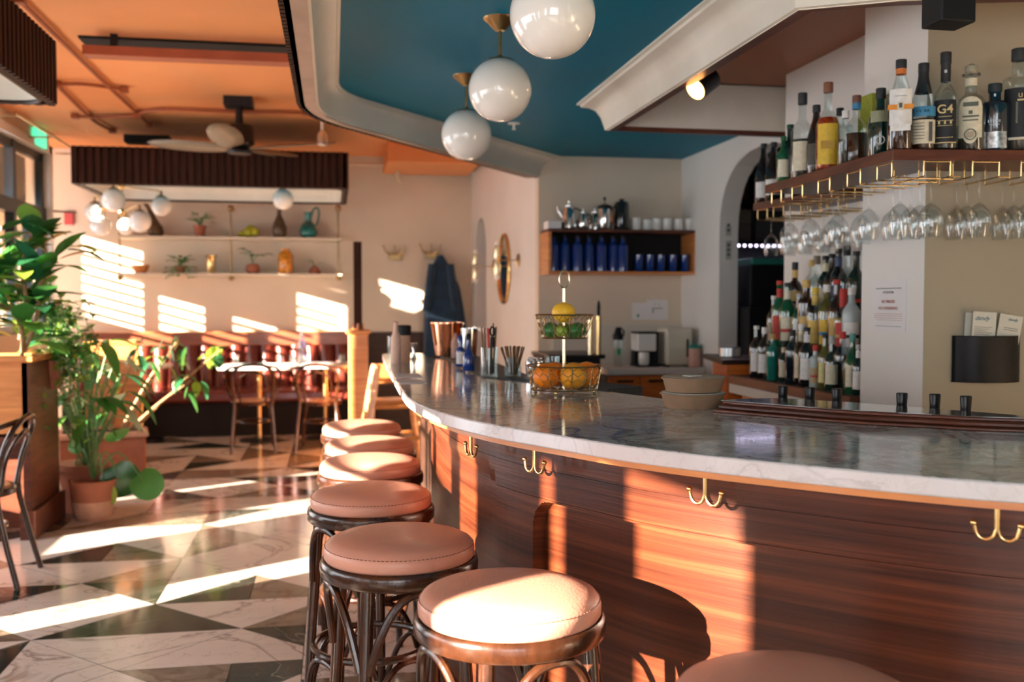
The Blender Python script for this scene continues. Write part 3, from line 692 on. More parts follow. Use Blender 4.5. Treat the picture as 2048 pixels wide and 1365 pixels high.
# vents, track spots, sprinkler
o = MB().box(-.2, -.1, -.07, .2, .1, 0).build('ceiling_vent', 'void', smooth=False); q = oy(296, 283, 9.9); o.location = (q.x, q.y, 2.94); tag(o, 'black vent box on the ceiling above the long canopy', 'vent')
for x, y, D, lb in ((645, 278, 7.6, 'small track spotlight with glass face near the canopy moulding'),):
    q = od(x, y, D); t = thing('spotlight', lb, 'spotlight', (q.x, q.y, 3.0)); dz = q.z-3.0
    MB().tube([(0, 0, 0), (0, 0, dz+.05)], .012, 8).build('stem', 'plaster', t); MB().lathe([(.025, dz-.05), (.04, dz-.045), (.04, dz+.03), (.02, dz+.06)], seg=18).build('head', 'steel', t)
q = oz(1028, 247, ZB)
t = thing('sprinkler', 'small white sprinkler head on the blue ceiling', 'sprinkler', q)
MB().lathe([(.035, -.006), (.04, 0)], seg=20).build('flange', 'ceram', t); MB().tube([(0, 0, 0), (0, 0, -.035)], .008, 8).lathe([(.014, -.04), (.014, -.036)], seg=12).build('nozzle', 'ceram', t)
# warm spot under the nook moulding
q = od(1405, 168, 4.4); t = thing('spotlight', 'warm glowing can spotlight below the nook moulding', 'spotlight', (q.x, q.y, 2.60), .4); dz = q.z-2.60
MB().tube([(0, 0, 0), (0, 0, dz+.05)], .008, 8).build('stem', 'darkmetal', t)
tilt = Matrix.Rotation(math.radians(55), 3, 'Y')
def rotmb(mb, mat, o): mb.v = [tuple(mat @ Vector(p)+Vector(o)) for p in mb.v]; return mb
rotmb(MB().lathe([(.052, -.05), (.052, .06), (.03, .08)], seg=24), tilt, (0, 0, dz)).build('housing', 'darkmetal', t)
rotmb(MB().lathe([(.047, -.052), (.047, -.049)], seg=24), tilt, (0, 0, dz)).build('lens', 'spot', t)
q = od(1897, 10, 2.9); o = MB().box(-.055, -.05, -.06, .055, .05, .12).build('ceiling_speaker', 'blackm', bev=.006); o.location = q; tag(o, 'small black speaker box mounted high above the bottle shelf', 'speaker')
MB().tube([(0, 0, .1), (0, 0, 2.6-q.z)], .012, 8).build('bracket', 'blackm', o)
# ================================================================== BOTTLES
SHAPES = {
 'wine': [(.92, 0), (1, .015), (1, .56), (.93, .62), (.60, .69), (.40, .74), (.36, .80), (.35, .93), (.40, .935), (.40, .97), (.36, .975)],
 'spirit': [(.92, 0), (1, .012), (1, .60), (.95, .65), (.70, .71), (.44, .76), (.36, .80), (.35, .93)],
 'taper': [(.94, 0), (1, .012), (1, .42), (.90, .56), (.62, .70), (.42, .80), (.36, .86), (.36, .94)],
 'round': [(.85, 0), (.95, .02), (1, .2), (1, .42), (.95, .52), (.78, .60), (.48, .66), (.33, .70), (.31, .86), (.34, .92)],
 'squat': [(.94, 0), (1, .015), (1, .50), (.96, .57), (.74, .63), (.42, .67), (.36, .72), (.36, .90)],
 'bell': [(.94, 0), (1, .012), (1, .66), (.99, .70), (.80, .73), (.46, .745), (.42, .77), (.42, .92)],
 'champ': [(.92, 0), (1, .015), (1, .42), (.90, .53), (.62, .68), (.40, .80), (.34, .88), (.34, .96)],
}
GL = {}
def gmat(k):
    if k in GL: return GL[k]
    d = {'clear': M['glasst'], 'green': plain('green_bottle_glass', (.006, .085, .032), .07, coat=1, var=.3, sc=9), 'dkgreen': plain('dark_green_bottle_glass', (.004, .022, .014), .07, coat=1, var=.3),
         'brown': plain('brown_bottle_glass', (.030, .010, .004), .07, coat=1, var=.3), 'black': plain('black_bottle_glass', (.005, .006, .007), .08, coat=1), 'navy': plain('navy_bottle_glass', (.004, .014, .024), .12, coat=1),
         'teal': plain('teal_bottle_glass', (.01, .17, .13), .08, coat=1, var=.3), 'olive': plain('olive_bottle_glass', (.10, .09, .015), .08, coat=1, var=.3), 'amberg': glass('amber_glass', (.80, .30, .06), .25), 'frost': plain('frosted_bottle_glass', (.42, .48, .48), .25, var=.1)}
    GL[k] = d[k]; return GL[k]
LM = {}
def cmat(c):
    if c not in LM: LM[c] = plain('label_%d' % len(LM), c, .55, var=.10, sc=60)
    return LM[c]
CR, RED, GOLD, WH, BK_, YL, BLU, SIL, TAN_ = (.66, .58, .42), (.50, .03, .02), (.62, .40, .12), (.74, .70, .66), (.012, .012, .014), (.72, .45, .04), (.05, .22, .38), (.45, .46, .47), (.46, .32, .17)
def patch(r, z0, z1, a0, a1, n=10, sx=1, sy=1, mb=None):
    mb = mb or MB(); return mb.grid([[(r*sx*math.cos(a0+(a1-a0)*k/n), r*sy*math.sin(a0+(a1-a0)*k/n), z) for k in range(n+1)] for z in (z0, z1)])
def bottle(lb, p, r, h, shape='spirit', g='clear', cap=(.012, .012, .014), lab=CR, lz=(.18, .48), liquid=None, fill=.55, neck=None, band=None, group=None, wrap=1.15, caph=None, sq=1, foil=None, seg=26):
    pr_ = SHAPES[shape]; t = thing('bottle', lb, 'bottle', p, 0, group)
    face = math.atan2(-p[1], -p[0]); S_ = [(a*r, b*h) for a, b in pr_]; topz = S_[-1][1]; rt = S_[-1][0]
    MB().lathe(S_, seg=seg).build('glass_body', gmat(g), t, ang=50)
    ch = caph or max(.012, h-topz+.012)
    cc = MB().lathe([(rt*1.12, h-ch), (rt*1.16, h-ch+.002), (rt*1.16, h-.0015), (rt*1.08, h)], seg=18).build('cap', cmat(cap), t)
    if lab: patch(r*1.006+.0004, h*lz[0], h*lz[1], face-wrap, face+wrap).build('label', cmat(lab), t, recalc=False)
    if band: patch(r*1.01+.0008, h*band[1], h*band[2], face-wrap, face+wrap).build('label_band', cmat(band[0]), t, recalc=False)
    if neck: patch(.37*r+.001, h*neck[1], h*neck[2], 0, 2*pi, 16).build('neck_label', cmat(neck[0]), t, recalc=False)
    if liquid:
        fz = fill*h; lp = [(.90*r, .008*h+.004)]+[(a*.94, b) for a, b in S_ if .01*h < b < fz]
        rr = [a for a, b in S_ if b >= fz][0]*.94; lp.append((rr, fz)); MB().lathe(lp, seg=seg).build('liquid', liquid, t)
    t['face'] = face
    return t
LQ_AMB = plain('amber_spirit', (.45, .09, .010), .15, trans=.3, var=.1, spec=.2); LQ_RED = plain('red_spirit', (.48, .045, .006), .15, trans=.2, var=.1, spec=.2)
LQ_BRN = plain('dark_spirit', (.050, .013, .004), .15, var=.1, spec=.15); LQ_DK = plain('grey_brown_spirit', (.05, .038, .026), .15, trans=.2, var=.1, spec=.15)  # LQ_DK is a plain grey-brown liquid
# shelf A: L shaped mahogany shelf round the column
SA = thing('bottle_shelf', 'L-shaped mahogany shelf wrapping the white column, bottles on it', 'shelf', (1.80, 3.0, 1.88))
a0 = Vector((1.80, 3.0)); a1 = a0+RD*2.4
SHZ = 1.88
def rel(mb, o): mb.v = [(p[0]-o[0], p[1]-o[1], p[2]-o[2]) for p in mb.v]; return mb
rel(MB().prism([tuple(a0), tuple(a1), tuple(a1+RN*.262), tuple(c0+RD*.003-RN*.002), (2.068, 3.24), (2.068, 4.02), (1.82, 4.02)], SHZ-.036, SHZ), SA.location).build('board', 'mahogs', SA, smooth=False, bev=.002)
SBp = [(2.10, 4.78), (2.185, 4.06), (2.395, 4.06), (2.395, 4.78)]
SB = thing('bottle_shelf', 'shorter mahogany shelf behind, near the arch, with champagne bottles', 'shelf', (2.2, 4.4, SHZ))
rel(MB().prism(SBp, SHZ-.036, SHZ), SB.location).build('board', 'mahogs', SB, smooth=False, bev=.002)
def on_run(px, ytop, back=.045, ybase=298):
    """point on the shelf's right run, `back` metres behind its front edge; height from the top pixel"""
    d = ray(px, ybase); o_ = a0+RN*back; den = d[0]*RN.x+d[1]*RN.y; t = (o_.x*RN.x+o_.y*RN.y)/den
    d2 = ray(px, ytop); t2 = (o_.x*RN.x+o_.y*RN.y)/(d2[0]*RN.x+d2[1]*RN.y)
    return Vector((d[0]*t, d[1]*t, SHZ)), H+d2[2]*t2-SHZ
G = 'spirit bottles on the upper shelf'
def face_sub(t, name, mat, r, z, w, h, dx=0, out=.0016):
    """small flat printed mark on the label, facing the room"""
    f = t['face']; n = Vector((math.cos(f), math.sin(f))); s_ = Vector((-n.y, n.x)); c = n*(r+out)+s_*dx
    v = [(c.x+s_.x*a, c.y+s_.y*a, z+b) for a, b in ((-w/2, -h/2), (w/2, -h/2), (w/2, h/2), (-w/2, h/2))]
    return MB().add(v, [(0, 1, 2, 3)]).build(name, mat, t, smooth=False, recalc=False)
def face_text(t, name, body, size, mat, r, z, dx=0, out=.003, bold=0):
    f = t['face']; n = Vector((math.cos(f), math.sin(f))); s_ = Vector((-n.y, n.x)); c = n*(r+out)-s_*dx*-1
    return text(name, body, size, mat, t, (c.x, c.y, z), (pi/2, 0, f+pi/2), bold=bold)
M['gold'] = plain('gold_print', (.62, .46, .20), .5); M['silverp'] = plain('silver_print', (.55, .56, .56), .4, .5)
p, h = on_run(1800, 120); t = bottle('tall bottle with cream label, orange band and orange neck strip', p, .042, h, 'taper', 'clear', lab=WH, lz=(.27, .66), liquid=LQ_BRN, fill=.66, wrap=.95, group=G, neck=((.60, .16, .03), .84, .93))
face_sub(t, 'lower_label', cmat(WH), .0425, h*.235, .062, h*.07); face_sub(t, 'orange_band', cmat((.75, .26, .02)), .0425, h*.46, .078, h*.055, out=.003)
face_sub(t, 'emblem', cmat(CR), .0425, h*.47, .020, h*.09, out=.004); face_sub(t, 'emblem_mark', 'ink', .0425, h*.475, .010, h*.05, out=.005); face_sub(t, 'script_line', cmat((.35, .34, .30)), .0425, h*.58, .034, .002, out=.002)
p, h = on_run(1845, 127, .05); t = bottle('bottle with black sleeve, blue band and cream printed label', p, .0415, h, 'taper', 'clear', lab=CR, lz=(.07, .34), liquid=LQ_BRN, fill=.36, wrap=1.1, group=G, band=(BLU, .38, .49))
MB().lathe([(.0415*.66, h*.66), (.0415*.44, h*.80), (.0165, h*.86), (.0165, h*.955)], seg=22, cap=False).build('neck_sleeve', cmat(BK_), t)
for k in range(6): face_sub(t, 'label_line', cmat((.10, .07, .05)), .042, h*(.30-.035*k), .034, .0022, -.012, .002)
face_sub(t, 'label_strip', cmat((.06, .055, .05)), .042, h*.20, .010, h*.22, .024, .0005)
[face_sub(t, 'band_mark', 'inkblue', .042, h*.435, .006, .008, dx_, .004) for dx_ in (-.018, -.008, .006, .016)]
p, h = on_run(1889, 105); t = bottle('round-shouldered bottle with black label reading G4', p, .044, h, 'round', 'clear', lab=BK_, lz=(.06, .50), liquid=LQ_DK, fill=.10, wrap=.85, group=G)
MB().lathe([(.0155, h*.70), (.0155, h*.92), (.0165, h*.925)], seg=20, cap=False).build('neck_sleeve', cmat(BK_), t); face_sub(t, 'neck_seal', cmat(SIL), .0155, h*.80, .008, .010)
face_text(t, 'label_text', 'G4', .040, 'gold', .0445, h*.40, out=.004, bold=.0004)
for k, (w_, zz) in enumerate(((.04, .33), (.05, .29), (.045, .24), (.05, .12))): face_sub(t, 'label_line', 'gold', .044, h*zz, w_, .0016, 0, .002)
for dx in (-.018, .0, .018): face_sub(t, 'label_mark', 'gold', .044, h*.27, .006, .010, dx, .002)
patch(.0455, h*.065, h*.075, t['face']-.85, t['face']+.85).build('gold_rule', 'gold', t, recalc=False)
p, h = on_run(1940, 132); t = bottle('bottle with lattice ball stopper and ornate arched cream label', p, .048, h, 'squat', 'clear', lab=None, cap=(.30, .26, .18), liquid=LQ_DK, fill=.30, group=G, caph=.02)
MB().sph((0, 0, h*.955), .0195, 20, 12).build('ball_stopper', plain('lattice_cork', (.30, .25, .17), .6, var=.6, sc=120), t)
for s in (-1, 1): f = t['face']; MB().sph((-math.sin(f)*s*.023, math.cos(f)*s*.023, h*.895), .006, 12, 8).build('stopper_knob', cmat((.10, .09, .07)), t)
f = t['face']; lab_ = MB(); n = 14
rows = []
for k in range(n+1):
    u = -1+2*k/n; a = f+u*.80; top_ = h*(.50+.115*math.sqrt(max(0, 1-u*u))); bot = h*(.14 if abs(u) > .5 else .14-.07*math.sqrt(1-(u/.5)**2)); rows.append([(.0488*math.cos(a), .0488*math.sin(a), bot), (.0488*math.cos(a), .0488*math.sin(a), top_)])
lab_.grid(rows).build('label', cmat(CR), t, recalc=False)
OL = cmat((.10, .11, .08))
face_sub(t, 'label_scene', OL, .0485, h*.525, .046, h*.05); face_sub(t, 'label_arch', OL, .0485, h*.385, .050, .006, 0, .002); face_sub(t, 'label_rule', OL, .0485, h*.34, .046, .004, 0, .002); face_sub(t, 'label_crest', OL, .0485, h*.43, .012, .012, 0, .002)
ns_ = Vector((math.cos(f), math.sin(f), 0)); tv = Vector((-ns_.y, ns_.x, 0)); cc_ = ns_*.0515+Vector((0, 0, h*.175))
MB().tube([cc_+tv*.017*math.cos(a)+Vector((0, 0, .017*math.sin(a))) for a in [2*pi*k/24 for k in range(24)]], .0016, 6, True).build('label_medallion', OL, t); face_sub(t, 'medallion_centre', cmat((.38, .30, .20)), .0485, h*.175, .020, .020, 0, .002)
patch(.0185, h*.76, h*.85, 0, 2*pi, 18).build('neck_label', cmat(CR), t, recalc=False)
p, h = on_run(1988, 168); t = bottle('short broad navy bottle with silver foil base', p, .0445, h, 'bell', 'navy', cap=(.008, .014, .02), lab=None, group=G, caph=.028)
patch(.0452, h*.03, h*.27, t['face']-.95, t['face']+.95).build('silver_base', plain('crackled_silver', (.55, .55, .55), .3, .7, var=.6, sc=60), t, recalc=False)
[face_sub(t, 'label_mark', 'silverp', .0445, h*.42, .0022, .009, dx_, .003) for dx_ in (-.018, -.010, -.004, .003, .010, .016)]; face_sub(t, 'label_mark', 'silverp', .0445, h*.51, .004, .009, .006, .003); face_sub(t, 'label_line', 'silverp', .0445, h*.37, .030, .0012, 0, .003); face_sub(t, 'neck_mark', 'silverp', .0185, h*.82, .006, .009, 0, .003)
p, h = on_run(2035, 98); t = bottle('clear flat-shouldered bottle with black label, partly out of frame', p, .050, h, 'bell', 'clear', lab=BK_, lz=(.10, .60), liquid=LQ_DK, fill=.10, wrap=1.0, group=G)
face_text(t, 'label_text', 'u', .030, 'gold', .0505, h*.53, .006, out=.004); face_sub(t, 'label_bar', 'gold', .050, h*.48, .03, .006, .012, .003); face_sub(t, 'label_base', cmat(CR), .0505, h*.11, .07, .008, 0, .003); face_sub(t, 'label_pen', cmat((.14, .14, .10)), .0505, h*.36, .006, .07, -.004, .003)
def on_left(px, ytop, X=1.885):
    q = ox(px, 320, X); q2 = ox(px, ytop, X); return Vector((X, q.y, SHZ)), q2.z-SHZ
LFT = [(1760, 178, 1.88, .037, 'squat', 'dkgreen', BK_, (.30, .30, .18), (.50, .66), None, 'dark bottle with grey-green label and round white badge, next to the shelf corner'),
 (1712, 192, 1.88, .036, 'round', 'clear', (.16, .06, .03), None, None, LQ_BRN, 'round bottle with brown stopper and blue neck band'),
 (1690, 222, 1.845, .024, 'bell', 'clear', WH, None, None, LQ_DK, 'slim clear square-shouldered bottle with white stopper'),
 (1679, 217, 1.93, .032, 'spirit', 'clear', BK_, WH, (.10, .50), LQ_AMB, 'clear bottle with plain white label and black cap'),
 (1655, 166, 1.86, .041, 'round', 'clear', (.20, .07, .03), YL, (.06, .52), LQ_RED, 'amber whiskey bottle with tall bright yellow label'),
 (1632, 211, 1.90, .034, 'taper', 'brown', BK_, (.10, .08, .06), (.15, .45), None, 'brown bottle with black cap between the yellow and cream labels'),
 (1604, 187, 1.87, .040, 'squat', 'clear', BK_, CR, (.08, .42), LQ_DK, 'long-necked clear bottle with blank cream label'),
 (1580, 250, 1.88, .031, 'wine', 'dkgreen', (.006, .05, .03), (.05, .08, .10), (.15, .45), None, 'dark green bottle near the end of the shelf'),
 (1567, 273, 1.85, .025, 'wine', 'green', (.01, .10, .04), CR, (.10, .48), None, 'small green bottle with cream label at the shelf end')]
for (px, yt, X, r, shp, g, cp, lb_, lz, lq, label) in LFT:
    p, h = on_left(px, yt, X)
    t = bottle(label, p, r*1.12, h, shp, g, cp, lb_, lz or (.2, .4), lq, .45 if lq is not LQ_RED else .60, group=G, wrap=.9, neck=(BLU, .80, .90) if px == 1712 else None)
    if px == 1655: face_sub(t, 'label_band', cmat((.50, .28, .03)), r*1.12, h*.28, .05, .03, 0, .003)
    if px == 1760:
        f = t['face']; nn = Vector((math.cos(f), math.sin(f), 0)); tv = Vector((-nn.y, nn.x, 0)); cc_ = nn*(r*1.12+.002)+Vector((0, 0, h*.24))
        MB().tube([cc_+tv*.014*math.cos(a)+Vector((0, 0, .014*math.sin(a))) for a in [2*pi*k/20 for k in range(20)]], .0018, 6, True).build('badge', cmat(WH), t)
p, h = on_left(1742, 192, 2.01)
o = MB().box(-.03, -.05, 0, .03, .05, h).build('gift_tin', cmat((.30, .32, .03)), smooth=False, bev=.004); o.location = p; tag(o, 'olive yellow tin standing behind the bottles near the column', 'tin', G)
def on_b(px, yt, X):
    q = ox(px, 380, X); q2 = ox(px, yt, X); return Vector((X, q.y, SHZ)), q2.z-SHZ
for px, yt, X, lb in ((1527, 288, 2.17, 'dark champagne bottle with white label at the far end of the rear shelf'), (1547, 285, 2.15, 'dark champagne bottle with white label, second on the rear shelf'), (1600, 330, 2.22, 'dark bottle lying low on the rear shelf behind the long shelf')):
    p, h = on_b(px, yt, X); bottle(lb, p, .042, max(.22, h), 'champ', 'black', BK_, WH, (.10, .36), group='champagne bottles on the rear shelf')
# ---- stemware racks and hanging glasses
def rack(p, dirv, ln, lb):
    t = thing('stemware_rack', lb, 'glass rack', p, math.atan2(dirv[1], dirv[0]), 'brass wire racks under the shelves')
    for s in (-1, 1):
        w = .045*s
        MB().tube([(0, w, -.0), (0, w, -.046)]+[(.004, w, -.05)]+[(ln, w, -.05), (ln, w, 0)], .0028, 8).build('rail', 'brass', t)
    MB().tube([(0, -.045, -.001), (0, .045, -.001)], .0026, 6).build('cross_wire', 'brass', t)
    MB().tube([(.0, -.078, -.05), (0, -.045, -.05)], .0026, 6).build('side_wire', 'brass', t)
    return t
GLASS0 = None
def hang_glass(p, lb, sc=1):
    global GLASS0
    if GLASS0 is None:
        t = thing('wine_glass', lb, 'wine glass', (0, 0, 0), 0, 'wine glasses hanging upside down from the racks')
        out = [(.034, -.003), (.034, -.0045), (.010, -.008), (.0035, -.014), (.0032, -.075), (.006, -.082), (.020, -.094), (.034, -.112), (.040, -.135), (.039, -.160), (.034, -.190), (.0325, -.196)]
        inn_ = [(.0315, -.196), (.033, -.190), (.038, -.160), (.039, -.135), (.033, -.113), (.019, -.096), (.004, -.086), (0, -.085)]
        MB().lathe(out+inn_, seg=26, cap=False).build('bowl', 'glass', t, ang=60)
        MB().lathe([(0, 0), (.034, -.0015), (.034, -.003)], seg=26, cap=False).build('foot', 'glass', t)
        GLASS0 = t; t.location = p; t.scale = (sc,)*3; return t
    return dup(GLASS0, p, R.uniform(0, 6), lb, sc=sc)
ords = ['first', 'second', 'third', 'fourth', 'fifth', 'sixth', 'seventh', 'eighth', 'ninth', 'tenth', 'eleventh', 'twelfth']
RZ = SHZ-.036
for k, yy in enumerate((3.10, 3.30, 3.52, 3.74, 3.93)):
    rack((1.83, yy, RZ), (1, 0), .225, 'brass wire glass rack, %s from the corner under the receding shelf' % ords[k])
    for j, X in enumerate((1.89, 1.985)):
        if (yy > 3.9 or yy < 3.2) and j: continue
        hang_glass((X, yy, RZ-.046), 'wine glass hanging %s in the %s rack under the receding shelf' % (('in front', 'behind')[j], ords[k]))
for k, u in enumerate((.16, .325, .49, .66)):
    q = a0+RD*u+RN*.02; rack((q.x, q.y, RZ), (RN.x, RN.y), .225, 'brass wire glass rack, %s from the corner under the front shelf' % ords[k])
    for j, b_ in enumerate((.06, .14, .21)):
        q = a0+RD*(u)+RN*b_; hang_glass((q.x, q.y, RZ-.046), 'wine glass hanging %s in the %s rack under the front shelf' % (('in front', 'in the middle', 'at the back')[j], ords[k]), 1.02)
for k in range(5):
    u = k/4; x_ = 2.115+.07*u; y_ = 4.70-.58*u; rack((x_, y_, RZ), (.99, .12), .21, 'brass wire glass rack, %s from the arch under the rear shelf' % ords[k])
    for j in range(2): hang_glass((x_+.05+.1*j, y_+.006, RZ-.046), 'wine glass hanging %s in the %s rack under the rear shelf' % (('in front', 'behind')[j], ords[k]), .95)
# ---- back bar with tiers of bottles
bb = thing('back_bar', 'mahogany back bar ledge with stepped tiers of bottles', 'back bar', (2.06, 4.2, 0))
rel(MB().box(2.03, 3.665, .955, 2.398, 4.92, 1.0), bb.location).build('ledge', 'mahogs', bb, smooth=False, bev=.003)
rel(MB().box(2.045, 3.665, .905, 2.398, 4.94, .952), bb.location).build('white_edge', 'white', bb, smooth=False)
rel(MB().box(2.10, 3.665, 0, 2.398, 4.90, .90), bb.location).build('cabinet', 'owood', bb, smooth=False)
rel(MB().box(2.175, 3.665, 1.0, 2.398, 4.88, 1.15), bb.location).build('lower_riser', 'dwood', bb, smooth=False)
rel(MB().box(2.285, 3.665, 1.15, 2.398, 4.84, 1.30), bb.location).build('upper_riser', 'dwood', bb, smooth=False)
GB = 'liqueur bottles stacked in tiers on the back bar'
# (glass, cap, label, shape, neck)
ROW1 = [(1515, 652, 'black', WH, WH, 'wine', 'black bottle with white capsule and white label'), (1530, 655, 'clear', WH, WH, 'spirit', 'clear bottle with white cap and label'), (1547, 668, 'teal', (.5, .3, .1), None, 'spirit', 'turquoise bottle with cork'),
        (1566, 682, 'dkgreen', BK_, CR, 'squat', 'short bottle with cream label'), (1585, 660, 'navy', BK_, None, 'spirit', 'slim navy bottle'), (1601, 648, 'clear', WH, CR, 'taper', 'clear bottle with gold medallion'),
        (1617, 655, 'black', BK_, WH, 'wine', 'dark bottle with square white label'), (1634, 690, 'frost', RED, TAN_, 'bell', 'frosted bottle with tan label'), (1648, 668, 'olive', BK_, (.66, .60, .25), 'wine', 'olive bottle with yellow label'),
        (1665, 672, 'dkgreen', (.4, .4, .36), CR, 'squat', 'bottle with round black emblem on cream label'), (1684, 664, 'clear', RED, None, 'spirit', 'clear blue-tinted bottle with red cap'), (1702, 668, 'green', (.1, .3, .25), CR, 'round', 'green round bottle with cream label'), (1716, 690, 'dkgreen', SIL, WH, 'wine', 'dark bottle half hidden by the column')]
ROW2 = [(1546, 592, 'black', WH, (.30, .27, .2), 'wine', 'black bottle with white screw cap'), (1560, 562, 'green', RED, RED, 'wine', 'green bottle with red foil and red label'), (1578, 566, 'green', BK_, (.70, .62, .45), 'wine', 'green bottle with cream oval label'),
        (1598, 588, 'green', SIL, WH, 'wine', 'green bottle with white label'), (1612, 560, 'brown', GOLD, GOLD, 'bell', 'brown bottle with gold seals'), (1632, 575, 'clear', YL, (.70, .45, .1), 'spirit', 'clear bottle with yellow cap'), (1650, 570, 'olive', WH, YL, 'spirit', 'bottle with yellow and white label'),
        (1668, 560, 'brown', RED, GOLD, 'wine', 'brown bottle with red and gold neck'), (1688, 578, 'clear', RED, RED, 'squat', 'clear bottle with large red label'), (1706, 575, 'frost', WH, WH, 'spirit', 'frosted bottle with white label')]
ROW3 = [(1592, 525, 'brown', BK_, GOLD, 'squat', 'brown flask with gold neck label'), (1619, 520, 'clear', GOLD, None, 'spirit', 'clear bottle with gold cap'), (1632, 512, 'clear', (.2, .15, .1), None, 'squat', 'clear long-necked bottle with cork'), (1648, 512, 'dkgreen', BK_, (.66, .60, .40), 'wine', 'dark bottle with red shoulder seal'),
        (1660, 508, 'black', BK_, (.70, .20, .05), 'wine', 'black bottle with orange label'), (1676, 498, 'black', BK_, (.05, .08, .16), 'wine', 'tall black bottle with navy label'), (1695, 492, 'clear', BK_, None, 'squat', 'tall clear flask with black stopper'), (1711, 503, 'dkgreen', BK_, None, 'wine', 'dark green bottle beside the column')]
for rows_, X, zb, tn in ((ROW1, 2.105, 1.0, 'bottom tier'), (ROW2, 2.23, 1.15, 'middle tier'), (ROW3, 2.34, 1.30, 'top tier')):
    for (px, yt, g, cp, lb_, shp, ds) in rows_:
        q = ox(px, 700, X); q2 = ox(px, yt, X); h = max(.16, q2.z-zb); r = min(.040, h*.135)
        ymax = {1.0: 4.90, 1.15: 4.84, 1.30: 4.80}[zb]
        q.y = min(q.y, ymax)
        bottle(ds+', in the '+tn+' of the back bar', Vector((X+R.uniform(-.01, .01), q.y, zb)), r, h, shp, g, cp, lb_, (.12, .48), None, wrap=.9, group=GB, neck=(lb_, .72, .88) if lb_ and R.random() < .5 else None, seg=18,
               band=(R.choice([RED, GOLD, BK_, BLU]), .25, .30) if R.random() < .4 else None)
# ---- sign and menu holder
sg = thing('paper_notice', 'white laminated notice taped on the white column', 'notice', (2.07, 3.41, 1.33), 0)
tl = ox(1745, 562, 2.07); br = ox(1812, 665, 2.07); ya, yb, za, zb_ = tl.y-3.41, br.y-3.41, br.z-1.33, tl.z-1.33
MB().box(-.0022, yb, za, -.0005, ya, zb_).build('sheet', 'paper', sg, smooth=False); mid = (ya+yb)/2; hh = zb_-za
def sgt(b, s_, m, f_, dy=0): return text('notice_text', b, s_, m, sg, (-.0032, mid+dy, zb_-hh*f_), (pi/2, 0, -pi/2), ext=.0002)
sgt('NO MINORS', .0165, 'inkred', .42, 0); sgt('NO OVERSERVICE', .0165, 'inkred', .55); sgt('ATTENTION', .013, 'ink', .24); MB().box(-.003, yb+.03, zb_-hh*.16-.0015, -.0022, ya-.03, zb_-hh*.16+.0015).build('printed_line', 'ink', sg, smooth=False)
for k, f_ in enumerate((.66, .70, .74, .78)): MB().box(-.003, yb+.02, zb_-hh*f_-.0006, -.0022, ya-(.02+.02*(k == 3)), zb_-hh*f_+.0006).build('printed_line', 'inkred', sg, smooth=False)
MB().box(-.003, yb+.03, zb_-hh*.9-.0008, -.0022, ya-.03, zb_-hh*.9+.0008).build('printed_line', 'inkblue', sg, smooth=False)
# menu holder on right wall
dd = ray(1970, 715); tt_ = (c0.x*RN.x+c0.y*RN.y)/(dd[0]*RN.x+dd[1]*RN.y); mc = Vector((dd[0]*tt_, dd[1]*tt_, H+dd[2]*tt_))
mh = thing('menu_holder', 'dark curved leather wall pocket below the front shelf', 'menu holder', mc, math.atan2(RD.y, RD.x))
W2, Z0, Z1 = .125, -.088, .078
rows = []
for z in (Z0, Z0+.003, Z1-.003, Z1):
    rows.append([(-W2+2*W2*k/20, -.052*(1-abs(-1+2*k/20)**3)-.002-.004, z) for k in range(21)])
m = MB().grid(rows); bt = [(-W2+2*W2*k/20, -.052*(1-abs(-1+2*k/20)**3)-.006) for k in range(21)]
o = m.build('pocket', plain('black_brown_leather', (.004, .003, .0025), .45, var=.3, sc=30, bmp=.1, bsc=60, spec=.3), mh); md = o.modifiers.new('t', 'SOLIDIFY'); md.thickness = .004
MB().prism(bt+[(W2, -.001), (-W2, -.001)], Z0, Z0+.004).build('bottom', 'blackm', mh, smooth=False)
def menu_card(lb, x0, w, h_, tilt, lean, items):
    t = thing('menu_card', lb, 'menu', mc+Vector((RD.x*x0, RD.y*x0, Z0+.006))+Vector((-RN.x, -RN.y, 0))*lean, math.atan2(RD.y, RD.x), 'menus in the wall pocket')
    t.rotation_euler = (0, tilt, math.atan2(RD.y, RD.x))
    MB().box(-w/2, -.002, 0, w/2, .0, h_).build('card', 'menu', t, smooth=False)
    for (b, s_, m_, xx, zz, sh) in items: text('card_text', b, s_, m_, t, (xx, -.0026, zz), (pi/2, 0, 0), ext=.0002, shear=sh)
    return t
t = menu_card('cream menu with blue script heading, leftmost in the pocket', -.035, .085, .245, .05, .035, [('dandy', .022, 'inkblue', -.010, .222, .5)])
for k in range(8): MB().box(-.035, -.0026, .19-k*.0065, .03-.01*(k % 3), -.002, .1915-k*.0065).build('printed_line', 'ink', t, smooth=False)
t = menu_card('grey-green menu leaning right in the pocket', .045, .085, .236, .16, .022, [('dandy', .015, 'inkblue', .006, .220, .5)])
for k in range(2): MB().box(-.022, -.0026, .188-k*.007, .03, -.002, .190-k*.007).build('printed_line', 'ink', t, smooth=False)
menu_card('pale folded menu card behind the cream one, at the pocket edge', -.075, .04, .242, .06, .012, [])
